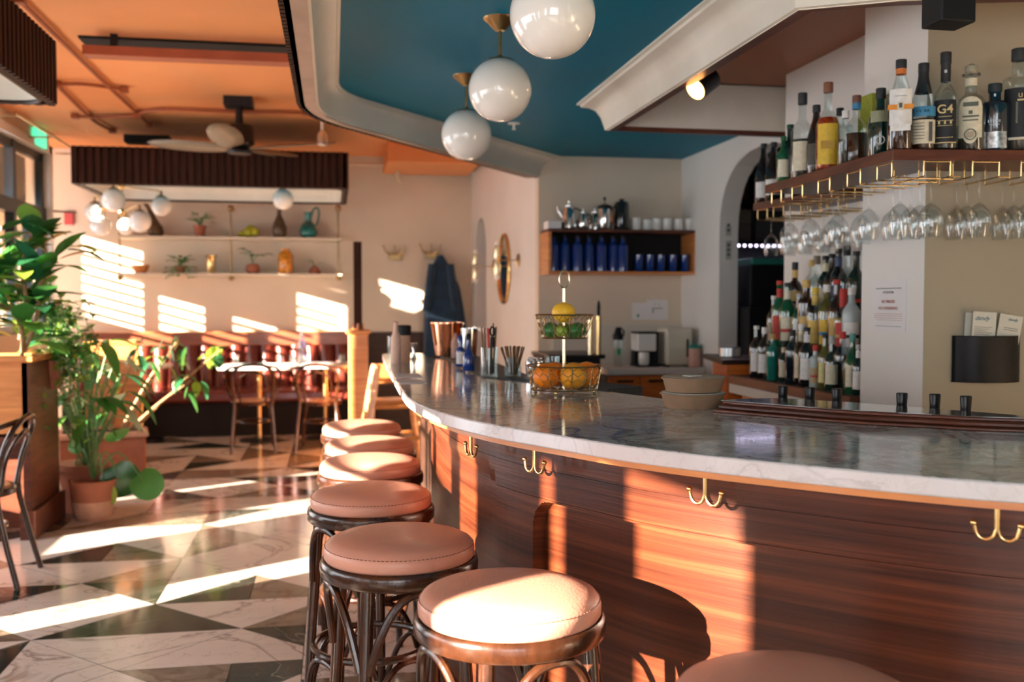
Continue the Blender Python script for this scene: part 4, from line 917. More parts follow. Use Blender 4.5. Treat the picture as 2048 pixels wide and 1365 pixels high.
# ================================================================== KITCHEN BEHIND THE ARCH
kx = 3.1
q0 = ox(1475, 487, 3.3); 
ks = thing('storage_shelves', 'dark metal kitchen shelving seen through the arch', 'shelving', (3.5, 6.9, 0))
zl = od(1520, 487, 7.3).z
fr_ = MB()
for x_ in (2.9, 3.9):
    for y_ in (7.1, 7.5): fr_.box(x_-3.5, y_-6.9, 0, x_-3.47, y_-6.87, 2.5)
fr_.build('uprights', 'darkmetal', ks, smooth=False)
for z_ in (zl+.01, zl+.32, zl+.60): MB().box(-.62, .2, z_, .42, .62, z_+.02).build('shelf_board', 'darkmetal', ks, smooth=False)
for k, (dx, dz, w_, h_, c) in enumerate([(-.58, .03, .20, .14, (.10, .08, .06)), (-.34, .03, .22, .16, (.06, .055, .05)), (-.58, .18, .20, .10, (.18, .14, .09)), (-.10, .03, .2, .2, (.05, .05, .05)), (-.56, .34, .16, .18, (.10, .03, .02)), (-.36, .34, .14, .2, (.04, .05, .05)), (-.16, .34, .2, .15, (.12, .09, .06))]):
    o = MB().box(0, 0, 0, w_, .3, h_).build('storage_box', cmat(c), smooth=False, bev=.004); o.location = (3.5+dx, 7.14, zl+dz if dz < .3 else zl+.34)
    if dz == .18: o.location.z = zl+.03+.14
    tag(o, ['brown carton on the lowest kitchen shelf nearest the arch', 'dark tub next to the brown carton on the kitchen shelf', 'tan flat carton stacked on the brown carton', 'black crate at the inner end of the lowest kitchen shelf', 'dark red carton on the upper kitchen shelf', 'slim dark tub beside the red carton', 'brown box at the inner end of the upper kitchen shelf'][k], 'box', 'boxes on the kitchen shelving')
led = thing('led_strip', 'violet-white LED strip under the kitchen shelf beyond the arch', 'light strip', (3.5, 7.08, zl))
MB().box(-.62, -.01, -.004, .42, .01, .006).build('channel', 'steel', led, smooth=False)
for k in range(22):
    MB().sph((-.60+k*.047, -.012, -.006), .011, 10, 6).build('lamp', 'led', led)
l = bpy.data.lights.new('led_glow', 'AREA'); l.shape = 'RECTANGLE'; l.size = .95; l.size_y = .03; l.energy = .9; l.color = (.78, .70, 1)
lo = bpy.data.objects.new('led_glow', l); C.objects.link(lo); lo.parent = led; lo.location = (-.1, -.02, -.02)
o = MB().prism([(0, 0), (.30, 0), (.30, .34), (0, .34)], 0, .30).build('storage_bin', 'blackm', smooth=False, bev=.01); q = od(1480, 600, 7.0); o.location = (2.92, 6.68, q.z-.05); tag(o, 'black bin hanging on the kitchen wall below the light strip', 'bin')
o = MB().box(0, 0, 0, .26, .3, .05).build('folded_cloth', cmat((.02, .16, .12)), smooth=False, bev=.012); o.location = (2.94, 6.70, q.z+.25); tag(o, 'green folded cloth on top of the black kitchen bin', 'cloth')
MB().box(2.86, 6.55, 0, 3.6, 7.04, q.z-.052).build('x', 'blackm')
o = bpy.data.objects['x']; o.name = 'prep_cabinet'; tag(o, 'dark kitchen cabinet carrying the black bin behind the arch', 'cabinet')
# faint stencilled marks on the arch jamb
for k, (y0, y1) in enumerate(((430, 472), (482, 520))):
    a_ = oy(1452, y0, 6.715); b_ = oy(1462, y1, 6.715)
    o = MB().box(a_.x, 6.714, b_.z, b_.x, 6.716, a_.z).build('sticker', cmat((.42, .42, .36)), smooth=False); tag(o, ['upper vertical stencilled sticker on the arch jamb', 'lower vertical stencilled sticker on the arch jamb'][k], 'sticker', 'stickers on the arch jamb')
    for j in range(3): zz = b_.z+(a_.z-b_.z)*(.2+.25*j); MB().box(a_.x+.008, 6.7125, zz, b_.x-.008, 6.714, zz+.02).build('sticker_mark', 'ink', o, smooth=False)
# swing gate / side cabinet between the niche and the arch
o = MB().box(2.62, 4.96, 0, 2.66, 5.3, .95).build('x', 'owood', smooth=False); bpy.data.objects.remove(o)
a_ = od(1405, 708, 5.9); b_ = od(1500, 735, 4.9)
gt = thing('side_counter', 'low orange-wood cabinet with dark pointed top beside the bottle niche', 'cabinet', (2.0, 5.0, 0))
zt = a_.z
tp = [(a_.x, a_.y), (b_.x, max(4.97, b_.y)), (2.38, 4.97), (2.39, 5.07), (2.50, 5.08), (2.50, 5.35), (2.2, 5.6)]
rel(MB().prism(tp, zt-.025, zt), gt.location).build('worktop', 'dwood', gt, smooth=False)
tq = [(a_.x+.22, a_.y-.12), (b_.x+.03, max(4.98, b_.y+.03)), (2.37, 4.98), (2.38, 5.08), (2.48, 5.09), (2.48, 5.33), (2.2, 5.56)]
rel(MB().prism(tq, 0, zt-.025), gt.location).build('cabinet_body', 'owoodv', gt, smooth=False)
q = oz(1470, 706, zt); 
o = MB().lathe([(.055, 0), (.06, .004), (.06, .05), (.052, .055), (.02, .06)], seg=24).build('steel_canister', 'steel'); o.location = (2.2, 5.3, zt); tag(o, 'shiny steel canister standing on the side cabinet by the arch', 'canister')
o = MB().lathe([(.05, 0), (.045, .05), (.055, .09)], seg=24, cap=False).build('glass_bowl', 'glasst'); o.location = (2.36, 5.22, zt); tag(o, 'small glass bowl beside the steel canister at the arch', 'bowl')
# ================================================================== NICHE (back wall Y=7.5)
NY = 7.5
a_ = oy(1078, 457, 7.2); b_ = oy(1393, 550, 7.2); x0, x1, z1, z0 = oy(1097, 457, 7.2).x, b_.x, a_.z, b_.z
ws = thing('wall_shelf', 'open mahogany box shelf of blue bottles on the niche wall', 'shelf', ((x0+x1)/2, 7.35, z0)); hw = (x1-x0)/2; hh = z1-z0
MB().box(-hw, -.15, 0, hw, .149, .022).build('bottom_board', 'owood', ws, smooth=False); MB().box(-hw, -.15, hh-.022, hw, .149, hh).build('top_board', 'mahogs', ws, smooth=False)
MB().box(-hw, -.15, .022, -hw+.022, .149, hh-.022).build('side_board', 'owood', ws, smooth=False); MB().box(hw-.022, -.15, .022, hw, .149, hh-.022).build('side_board', 'owood', ws, smooth=False)
MB().box(-hw+.022, .135, .022, hw-.022, .149, hh-.022).build('back_board', 'void', ws, smooth=False)
swb = None
for k in range(7):
    px = (1107, 1130, 1155, 1178, 1203, 1226, 1246)[k]; q = oy(px, 500, 7.27+.02*(k % 2)); lb = 'deep blue swing-top water bottle, %s from the left in the box shelf' % ords[k]
    if swb is None:
        t = thing('blue_bottle', lb, 'bottle', (q.x, q.y, z0+.022), 0, 'blue bottles in the box shelf')
        MB().lathe([(.036, 0), (.040, .004), (.040, .185), (.034, .205), (.018, .222), (.0165, .262)], seg=24).build('bottle_body', 'bluep', t); MB().lathe([(.017, .25), (.019, .252), (.019, .272), (.010, .282)], seg=16).build('stopper', 'blackm', t); swb = t
    else: dup(swb, (q.x, q.y, z0+.022), 0, lb)
bt_ = None
for k, px in enumerate((1278, 1300, 1322, 1346, 1370)):
    q = oy(px, 500, 7.28); lb = 'blue glass tumbler, %s from the left in the box shelf' % ords[k]
    if bt_ is None:
        t = thing('tumbler', lb, 'glass', (q.x, q.y, z0+.022), 0, 'blue tumblers in the box shelf'); MB().lathe([(.026, 0), (.029, .004), (.033, .13), (.0315, .13), (.027, .008), (0, .008)], seg=24, cap=False).build('glass_body', M['bluep'], t); bt_ = t
    else: dup(bt_, (q.x, q.y, z0+.022), 0, lb)
mg = None
for k, px in enumerate((1272, 1294, 1313, 1334, 1357, 1378)):
    q = oy(px, 450, 7.29); lb = 'white mug, %s from the left on top of the box shelf' % ords[k]
    if mg is None:
        t = thing('mug', lb, 'mug', (q.x, q.y, z1), 0, 'white mugs on the box shelf'); MB().lathe([(.034, 0), (.036, .003), (.0365, .093), (.0335, .093), (.033, .008), (0, .008)], seg=26, cap=False).build('cup', 'ceram', t)
        MB().tube([(.036, 0, .075), (.055, 0, .072), (.062, 0, .05), (.055, 0, .028), (.036, 0, .022)], .005, 8).build('handle', 'ceram', t); mg = t
    else: dup(mg, (q.x, q.y, z1), R.uniform(-1.2, .9), lb, sc=(.88 if k == 1 else 1))
def pot(px, ytop, r, lb, mat, kind, Y=7.3, spout=False):
    q = oy(px, 450, Y); h = oy(px, ytop, Y).z-z1; t = thing(kind, lb, kind.replace('_', ' '), (q.x, q.y, z1), R.uniform(-.4, .4))
    MB().lathe([(r*.8, 0), (r, .012), (r*1.02, h*.35), (r*.8, h*.62), (r*.62, h*.72), (r*.66, h*.80), (r*.5, h*.84), (r*.15, h*.88), (r*.14, h*.94), (r*.2, h*.97), (0, h)], seg=28).build('body', mat, t)
    MB().tube([(r*.9, 0, h*.25), (r*1.7, 0, h*.3), (r*1.75, 0, h*.62), (r*.7, 0, h*.72)], .006, 8).build('handle', 'blackm', t)
    if spout: MB().tube([(-r*.8, 0, h*.4), (-r*1.4, 0, h*.62), (-r*1.55, 0, h*.78)], [.014, .010, .007], 10).build('spout', mat, t)
    return t
pot(1138, 400, .055, 'polished steel teapot at the left end of the box shelf top', 'chrome', 'teapot', 7.27, True); pot(1166, 416, .036, 'small polished steel creamer between the two larger pots', 'chrome', 'creamer', 7.25)
pot(1190, 415, .05, 'round dark steel teapot behind the french press', 'chrome', 'teapot', 7.40, True)
q = oy(1209, 450, 7.26); t = thing('french_press', 'steel french press with black ball plunger on the box shelf', 'french press', (q.x, q.y, z1)); hq = oy(1209, 394, 7.26).z-z1
MB().lathe([(.045, 0), (.048, .005), (.048, hq*.62), (.044, hq*.66)], seg=28).build('beaker', 'chrome', t); MB().lathe([(.052, hq*.64), (.054, hq*.72), (.02, hq*.78)], seg=24).build('lid', 'blackm', t); MB().tube([(0, 0, hq*.75), (0, 0, hq*.93)], .003, 6).sph((0, 0, hq*.95), .012, 12, 8).build('plunger', 'blackm', t)
q = oy(1243, 450, 7.28); t = thing('insulated_jug', 'tall black insulated jug with copper highlight next to the mugs', 'jug', (q.x, q.y, z1)); hq = oy(1243, 398, 7.28).z-z1
MB().lathe([(.055, 0), (.058, .006), (.056, hq*.82), (.045, hq*.90), (.02, hq*.92), (.02, hq)], seg=28).build('body', plain('black_enamel', (.012, .016, .016), .12, coat=.6), t); MB().tube([(-.05, -.02, hq*.8), (-.085, -.03, hq*.65), (-.085, -.03, hq*.3), (-.052, -.02, hq*.15)], .008, 10).build('handle', 'copper', t)
q = oy(1098, 450, 7.3); o = MB().box(-.045, -.08, 0, .06, .08, .06).build('paper_stack', 'paper', smooth=False, bev=.004); o.location = (q.x+.02, q.y, z1); tag(o, 'low white box at the left end of the box shelf top', 'box')
# papers on wall
for k, (x_0, y_0, x_1, y_1, lb) in enumerate(((1264, 606, 1293, 640, 'small white paper with green dot taped on the niche wall'), (1293, 600, 1336, 640, 'larger white paper with grey print taped on the niche wall'))):
    a_ = oy(x_0, y_0, 7.497); b_ = oy(x_1, y_1, 7.497); o = MB().box(a_.x, 7.4965, b_.z, b_.x, 7.4985, a_.z).build('wall_paper_note', 'paper', smooth=False); tag(o, lb, 'note', 'papers on the niche wall')
    pm = (a_.x+b_.x)/2
    if k: 
        for (dx, dz, w_, h_) in ((-.02, .045, .008, .010), (.015, .043, .008, .010), (0, .012, .09, .008), (-.035, -.01, .012, .03)): MB().box(pm+dx-w_/2, 7.4955, (a_.z+b_.z)/2+dz-h_/2, pm+dx+w_/2, 7.4966, (a_.z+b_.z)/2+dz+h_/2).build('printed_mark', cmat((.26, .28, .26)), o, smooth=False)
    else: MB().box(pm-.02, 7.4955, b_.z+.02, pm, 7.4966, b_.z+.045).build('printed_mark', cmat((.10, .26, .20)), o, smooth=False)
# niche counter
a_ = oy(1216, 742, 6.95); zc = a_.z+.012; xr = oy(1420, 742, 6.95).x
nc = thing('niche_counter', 'white topped counter with orange wood doors under the box shelf', 'counter', (2.2, 7.2, 0))
rel(MB().box(a_.x, 6.95, zc-.045, 2.695, 7.495, zc), nc.location).build('worktop', 'white', nc, smooth=False, bev=.004)
rel(MB().box(a_.x+.01, 7.0, .1, 2.695, 7.49, zc-.045), nc.location).build('carcass', 'dwood', nc, smooth=False)
wd = (2.69-a_.x-.02)/3
for k in range(3):
    d = rel(MB().box(a_.x+.015+k*wd, 6.975, .12, a_.x+.005+(k+1)*wd, 7.0, zc-.055), nc.location).build('door', 'owoodv', nc, smooth=False)
    cxd = a_.x+.015+(k+.5)*wd; MB().box(cxd-.06-2.2, 6.96-7.2, zc-.10, cxd+.06-2.2, 6.975-7.2, zc-.085).build('door_handle', 'blackm', d, smooth=False)
struct(MB().box(1.66, 7.470, zc+.001, 2.695, 7.498, zc+.31), 'trim_8', plain('tile_splash', (.60, .55, .47), .3, var=.04, sc=3), smooth=False)
# black fridge unit left of it
a2 = od(1112, 712, 6.6); zf = a2.z
fg = thing('undercounter_fridge', 'black undercounter unit with dark top behind the fruit stand', 'fridge', (1.45, 6.9, 0))
xa, xb = od(1105, 712, 6.6).x, od(1214, 712, 6.6).x
rel(MB().box(xa, 6.55, 0, xb, 7.10, zf-.03), fg.location).build('cabinet', 'blackm', fg, smooth=False); rel(MB().box(xa-.01, 6.53, zf-.028, xb+.03, 7.12, zf), fg.location).build('top', 'darkmetal', fg, smooth=False, bev=.004)
for k, (px, yt, wpx, col, lb) in enumerate(((1181, 640, 11, 'pbrass', 'short pale brass column on the black unit'), (1197, 602, 12, 'brass', 'tall brass column with black tip on the black unit'))):
    q = od(px, 706, 6.75); h = od(px, yt, 6.75).z-zf; t = thing('brass_column', lb, 'tap column', (q.x, q.y, zf), 0, 'brass columns on the black unit')
    MB().lathe([(.017, 0), (.017, h*.72 if k else h)], seg=20).build('tube', col, t)
    if k: MB().lathe([(.012, h*.72), (.012, h*.9), (.006, h)], seg=14).build('tip', 'blackm', t)
# counter appliances
q = oy(1236, 724, 7.2); t = thing('shaker_bottle', 'clear sport bottle with black lid on the niche counter', 'bottle', (q.x, 7.2, zc)); h = oy(1236, 655, 7.2).z-zc
MB().lathe([(.030, 0), (.034, .005), (.036, h*.70)], seg=24).build('body', M['glasst'], t); MB().lathe([(.038, h*.68), (.040, h*.80), (.028, h*.84), (.018, h)], seg=24).build('lid', 'blackm', t); MB().tube([(-.02, 0, h*.88), (.02, 0, h*.99), (.045, 0, h*.90), (.042, 0, h*.78)], .007, 8).build('loop', 'blackm', t); patch(.0365, h*.30, h*.46, -2.0, -1.2).build('green_mark', cmat((.02, .30, .14)), t, recalc=False)
q = oy(1291, 700, 7.2); t = thing('coffee_grinder', 'white and black coffee machine in the middle of the niche counter', 'coffee machine', (q.x, 7.2, zc)); h = oy(1291, 664, 7.2).z-zc
MB().box(-.085, -.08, h*.45, .06, .10, h*.95).build('water_box', 'ceram', t, smooth=False, bev=.008); MB().box(.0, -.06, 0, .085, .12, h*.95).box(-.08, .03, 0, .06, .12, h*.5).build('housing', 'blackm', t, smooth=False, bev=.006); MB().box(-.08, -.075, h*.95, .085, .12, h).build('lid', 'blackm', t, smooth=False, bev=.004)
MB().lathe([(.035, .012), (.042, .03), (.042, h*.38), (.038, h*.42)], (-.02, -.03, 0), seg=24).build('jug', 'ceram', t); MB().box(-.085, -.09, 0, .085, .12, .012).build('base_tray', 'blackm', t, smooth=False)
q = oy(1350, 700, 7.2); t = thing('toaster_oven', 'tall cream appliance with dark side slot on the niche counter', 'appliance', (q.x, 7.22, zc)); h = oy(1350, 656, 7.2).z-zc
MB().box(-.105, -.12, .01, .105, .12, h).build('housing', plain('cream_enamel', (.66, .60, .48), .3, var=.03), t, smooth=False, bev=.02); MB().box(.055, -.1225, h*.25, .070, -.118, h*.72).build('slot', 'blackm', t, smooth=False)
for sx_ in (-.08, .08): MB().box(sx_-.01, -.1, 0, sx_+.01, .1, .012).build('foot', 'blackm', t, smooth=False)
t = thing('soap_jar', 'pale pink jar with teal lid at the wall end of the niche counter', 'jar', (2.645, 7.05, zc))
MB().lathe([(.040, 0), (.045, .005), (.045, .13), (.04, .145)], seg=24).build('body', cmat((.62, .36, .28)), t); MB().lathe([(.048, .14), (.048, .155), (.02, .17), (0, .18)], seg=24).build('lid', cmat((.02, .22, .17)), t)
# ================================================================== MIRROR, SCONCES ON MIRROR WALL (X=1.55)
a_ = ox(1010, 538, 1.55)
mr = thing('round_mirror', 'round brass framed mirror on the cream side wall', 'mirror', (1.548, a_.y, a_.z)); rr_ = .31
m = MB(); m.tube([(-.010, rr_*math.cos(2*pi*k/48), rr_*math.sin(2*pi*k/48)) for k in range(48)], .017, 8, True); m.build('frame', 'brass', mr)
m = MB(); m.add([(-.008, 0, 0)]+[(-.008, (rr_-.01)*math.cos(2*pi*k/48), (rr_-.01)*math.sin(2*pi*k/48)) for k in range(48)], [(0, 1+k, 1+(k+1) % 48) for k in range(48)]); m.build('mirror_glass', 'mirror', mr, smooth=False)
for px, py, lb in ((1038, 521, 'brass disc wall sconce on the near side of the round mirror'), (989, 533, 'brass disc wall sconce on the far side of the round mirror')):
    q = ox(px, py, 1.55); t = thing('wall_sconce', lb, 'wall lamp', (1.549, q.y, q.z), 0, 'brass wall sconces beside the mirror')
    m = MB().lathe([(.055, 0), (.055, .012), (.02, .02), (.012, .024)], seg=24); m.v = [(-p[2], p[1], p[0]) for p in m.v]; m.build('wall_plate', 'dbrass', t)
    MB().tube([(-.02, 0, 0), (-.18, 0, 0)], .005, 8).build('arm', 'dbrass', t)
    for s in (-1, 1):
        t2 = MB().lathe([(.022, 0), (.024, .01), (.024, .10), (.022, .11)], (-.19, 0, .015 if s > 0 else -.125), seg=16).build('shade', 'pbrass', t)
        MB().sph((-.19, 0, s*.14), .026, 14, 8).build('bulb', 'opal', t2)
# coat hooks and coat on the far wall
for px, py, lb in ((790, 515, 'brass antler style coat hook, empty, on the far wall'), (862, 512, 'brass antler style coat hook holding the navy coat')):
    q = oy(px, py, 11.25); t = thing('wall_coat_hook', lb, 'coat hook', (q.x, 11.248, q.z), 0, 'brass coat hooks on the far wall')
    MB().box(-.075, -.045, -.035, .075, 0, .035).build('back_plate', 'dbrass', t, smooth=False, bev=.008)
    for k, dx in enumerate((-.14, -.01, .10)): MB().tube([(dx*.3, -.03, .02), (dx*.8, -.08, .06), (dx, -.09, .13)], [.012, .009, .011], 8).build('prong', 'dbrass', t)
q = oy(880, 515, 11.2); ct = thing('coat', 'navy coat hanging from the second brass hook on the far wall', 'coat', (q.x-.005, 11.12, q.z+.02))
hc = q.z+.02-oy(880, 650, 11.1).z+.35; rows = []
for i in range(22):
    u = i/21; hwid = .03+.13*min(1, u*3.2)**.8+.10*u; row = []
    for k in range(33):
        a = 2*pi*k/32; fold = 1+.10*math.sin(5*a+1.5*u)*min(1, u*2); xs = -.05*min(1, u*2)*0+.06*u
        row.append((xs+hwid*fold*math.cos(a), .075*math.sin(a)*(.6+.5*u)*fold, -hc*u))
    rows.append(row)
MB().grid(rows).build('body', 'cloth', ct, ang=80)
for s in (-1, 1):
    rows = []
    for i in range(12):
        u = i/11; row = []
        for k in range(13):
            a = 2*pi*k/12; row.append((s*(.10+.07*u)+.045*math.cos(a), -.06+.045*math.sin(a), -.10-.52*u))
        rows.append(row)
    MB().grid(rows).build('sleeve', 'cloth', ct, ang=80)
# ================================================================== FAR WALL
z_b = oy(450, 664, 11.0).z; xL, xR = -2.69, oy(697, 664, 11.0).x
bq = thing('banquette', 'wine-red channelled leather banquette along the far wall', 'banquette', ((xL+xR)/2, 10.9, 0)); bo = bq.location.copy()
zch = oy(450, 692, 10.95).z; zseat = .47
rel(MB().box(xL, 11.12, 0, xR, 11.245, z_b), bo).build('back_frame', 'owood', bq, smooth=False, bev=.01)
rel(MB().box(xL, 11.06, zch, xR, 11.12, z_b-.005), bo).build('top_band', wood('band_wood', (.16, .035, .015), (.34, .09, .035), .35), bq, smooth=False, bev=.006)
n = int((xR-xL)/.152); m = MB()
for k in range(n):
    xa_ = xL+(xR-xL)*k/n; xb_ = xL+(xR-xL)*(k+1)/n; rows = []
    for i in range(8):
        u = i/7; z_ = zseat+(zch-zseat)*u; row = []
        for j in range(9):
            v = j/8; bulge = .075*math.sin(pi*v)**.6*(.35+.65*math.sin(pi*min(1, max(0, u*.9+.05)))**.5); row.append((xa_+(xb_-xa_)*v, 11.10-.10*(1-u)*.4-bulge, z_))
        rows.append(row)
    m.grid(rows)
rel(m, bo).build('channelled_back', 'wine', bq, ang=60)
rel(MB().box(xL, 10.52, zseat-.12, xR, 11.10, zseat), bo).build('seat', 'wine', bq, bev=.03)
rel(MB().box(xL, 10.60, 0, xR, 11.12, zseat-.12), bo).build('plinth', 'void', bq, smooth=False)
# wainscot right of the banquette and on the mirror wall side
o = MB().box(xR+.22, 11.20, 0, 1.549, 11.249, z_b-.02).build('x', 'dwood', smooth=False); o.name = 'trim_9'; o['kind'] = 'structure'
o = MB().box(.42, 10.55, 0, 1.50, 11.15, .50).build('corner_bench', 'dwood', smooth=False, bev=.01); tag(o, 'dark wooden bench in the corner under the navy coat', 'bench')
# divider post and newel
q = od(716, 668, 8.6); nw = thing('divider_post', 'sunlit orange newel post with tall slim upright between the dining areas', 'post', (q.x, q.y, 0)); h = q.z
MB().box(-.082, -.082, 0, .082, .082, h).build('newel', 'owood', nw, smooth=False, bev=.006); MB().box(-.055, -.088, .1, .055, -.08, h-.12).build('panel', 'owood', nw, smooth=False)
MB().box(-.105, -.105, h, .105, .105, h+.035).build('cap', 'owood', nw, smooth=False, bev=.01)
zt = od(712, 484, 8.6).z; MB().box(-.035, -.035, h+.03, .035, .035, zt).build('upright', 'slat', nw, smooth=False, bev=.004)
MB().lathe([(.06, h+.035), (.05, h+.05), (.045, h+.09)], seg=4).build('foot_block', 'owood', nw, smooth=False)
o = MB().box(q.x-.03, q.y+.09, 0, q.x+.03, 10.5, .95).build('partition', 'owood', smooth=False, bev=.004); tag(o, 'low orange wood partition running back from the newel post', 'partition')
# wall shelves with brass uprights
zU, zL_ = oy(450, 474, 11.0).z, oy(450, 547, 11.0).z; sx0, sx1 = oy(236, 472, 11.0).x, oy(683, 472, 11.0).x
wsf = thing('display_shelf', 'long two-tier cream shelf on brass rods, holding pots and vases', 'shelf', ((sx0+sx1)/2, 11.1, zL_)); so_ = wsf.location.copy()
for z_, nm in ((zU, 'upper_board'), (zL_, 'lower_board')): rel(MB().box(sx0, 10.96, z_-.028, sx1, 11.249, z_), so_).build(nm, 'plaster', wsf, smooth=False, bev=.003)
for px in (238, 461, 676):
    a_ = oy(px, 417, 11.0); b_ = oy(px, 556, 11.0); m = MB().tube([(a_.x, 11.0, a_.z), (a_.x, 11.0, b_.z)], .0095, 10)
    rel(m, so_).build('rod', 'dbrass', wsf)
    for z_ in (a_.z, b_.z): rel(MB().tube([(a_.x, 11.0, z_), (a_.x, 11.245, z_)], .010, 8).sph((a_.x, 10.995, z_), .034, 14, 8), so_).build('wall_bracket', 'dbrass', wsf)
def leafm(mb, base, d, ln, wd, up=Vector((0, 0, 1)), droop=.3, fold=.15, n=7):
    """one leaf: starts at base, grows along d, bends down by droop, folded along its midrib"""
    d = Vector(d).normalized(); s_ = d.cross(up)
    if s_.length < .1: s_ = d.cross(Vector((1, 0, 0)))
    s_.normalize(); nn = s_.cross(d).normalized(); rows = []; p = Vector(base)
    for i in range(n+1):
        u = i/n; w_ = wd*.5*max(.02, math.sin(pi*min(.97, u)**.85))**.75 if u < .99 else .001
        dd = (d+Vector((0, 0, -droop*u))).normalized()
        if i: p = p+dd*(ln/n)
        rows.append([p-s_*w_+nn*w_*fold*2, p+Vector((0, 0, 0)), p+s_*w_+nn*w_*fold*2])
    return mb.grid(rows)
def small_plant(name, lb, px, ytop, Y, z0, potr, poth, potmat, nl, ll, lw, spread, mat='leaf', seed=1, shape=None, hang=0, pot_prof=None):
    r_ = random.Random(seed); q = oy(px, 500, Y); t = thing(name, lb, 'potted plant', (q.x, Y, z0)); H_ = oy(px, ytop, Y).z-z0
    MB().lathe(pot_prof or [(potr*.72, 0), (potr, poth*.85), (potr*1.08, poth*.86), (potr*1.08, poth), (potr*.95, poth), (potr*.93, poth*.9), (0, poth*.88)], seg=24).build('pot', potmat, t)
    m = MB(); st = MB()
    for k in range(nl):
        a = r_.uniform(0, 2*pi); hgt = poth+(H_-poth)*r_.uniform(.3, .9); rad = spread*r_.uniform(.3, 1)
        if hang and k % 2: hgt = poth-hang*r_.random(); rad = spread
        e = Vector((rad*math.cos(a), rad*math.sin(a)*.7, hgt)); st.tube([(0, 0, poth*.9), (e.x*.4, e.y*.4, poth+(max(hgt, poth)-poth)*.7+.01), tuple(e)], .0025, 5)
        leafm(m, e, (math.cos(a), math.sin(a)*.7, r_.uniform(.1, .9)), ll*r_.uniform(.7, 1.1), lw, droop=.9)
    m.build('foliage', mat, t, ang=80, recalc=False); st.build('stems', 'gstem', t); return t
small_plant('potted_plant', 'small leafy plant in a terracotta pot on the upper wall shelf', 400, 428, 11.06, zU, .062, .12, 'terra', 22, .07, .035, .12, seed=3)
small_plant('trailing_plant', 'trailing plant in a small pot spilling over the lower wall shelf', 360, 510, 11.03, zL_, .055, .07, 'terra', 46, .07, .045, .13, 'leafd', 5, hang=.13)
small_plant('potted_plant', 'broad-leaved plant in a round clay pot on the lower wall shelf', 505, 495, 11.06, zL_, .07, .11, 'terra', 7, .13, .06, .15, 'leafd', 9, pot_prof=[(.05, 0), (.075, .03), (.07, .08), (.05, .105), (.04, .10), (0, .09)])
small_plant('potted_plant', 'thin sprig in a squat brown pot at the right end of the lower wall shelf', 629, 512, 11.06, zL_, .06, .075, 'terra', 5, .05, .02, .10, 'leaf', 12, pot_prof=[(.055, 0), (.065, .02), (.045, .06), (.018, .085), (.012, .085), (0, .08)])
def vase(name, lb, px, ytop, Y, z0, prof, mat, cat='vase', handle=None, lean=0):
    q = oy(px, 500, Y); h = oy(px, ytop, Y).z-z0; t = thing(name, lb, cat, (q.x, Y, z0)); m = MB().lathe([(a, b*h) for a, b in prof], seg=28)
    if lean: m.v = [(p[0]-lean*(p[2]/h)**2.2, p[1], p[2]) for p in m.v]
    m.build('body', mat, t)
    if handle: MB().tube([Vector(p)*1.0 for p in catmull([(a, 0, b*h) for a, b in handle], 5)], .009, 8).build('handle', mat, t)
    return t
vase('vase', 'dark gourd vase with a curved leaning neck on the upper wall shelf', 312, 408, 11.06, zU, [(.06, 0), (.085, .12), (.075, .3), (.045, .5), (.032, .7), (.026, .85), (.028, 1), (.016, 1)], 'vase', lean=.10)
vase('vase', 'dark brown bottle-necked vase behind the white globe on the upper shelf', 559, 418, 11.06, zU, [(.055, 0), (.075, .12), (.08, .35), (.05, .60), (.026, .78), (.024, .93), (.032, 1), (.02, 1)], 'vase')
vase('jug', 'jade green glazed jug with a tall loop handle on the upper shelf', 617, 422, 11.06, zU, [(.055, 0), (.095, .14), (.10, .30), (.07, .50), (.035, .62), (.035, .85), (.05, .95), (.045, .95)], 'jade', 'jug', [(.03, .78), (.05, 1.02), (.095, 1.12), (.115, .9), (.095, .55), (.07, .45)])
vase('vase', 'ochre amber glazed vase on the lower wall shelf', 571, 498, 11.06, zL_, [(.07, 0), (.082, .08), (.082, .72), (.06, .86), (.045, .9), (.05, 1), (.035, 1)], 'amberv')
vase('vase', 'flared brass cylinder vase on the lower wall shelf', 422, 511, 11.06, zL_, [(.05, 0), (.05, .04), (.044, .1), (.048, .85), (.066, 1), (.056, 1)], 'brass')
q = oy(280, 500, 11.05); o = MB().lathe([(.05, 0), (.075, .03), (.092, .085), (.086, .085), (.07, .035), (0, .02)], seg=28, cap=False).build('clay_bowl', 'owood'); o.location = (q.x, 11.05, zL_); tag(o, 'shallow orange bowl at the left end of the lower wall shelf', 'bowl')
q = oy(500, 460, 11.05); t = thing('ceramic_fruit', 'yellow-green ceramic fruit cluster between uprights on the upper shelf', 'ornament', (q.x, 11.05, zU))
for k, (dx, dz, r) in enumerate(((-.09, .035, .035), (-.02, .055, .055), (.045, .06, .05), (.0, .10, .04))): MB().sph((dx, .01*k, dz), r, 16, 10, (1, 1, .95)).build('fruit', 'yglaze', t)
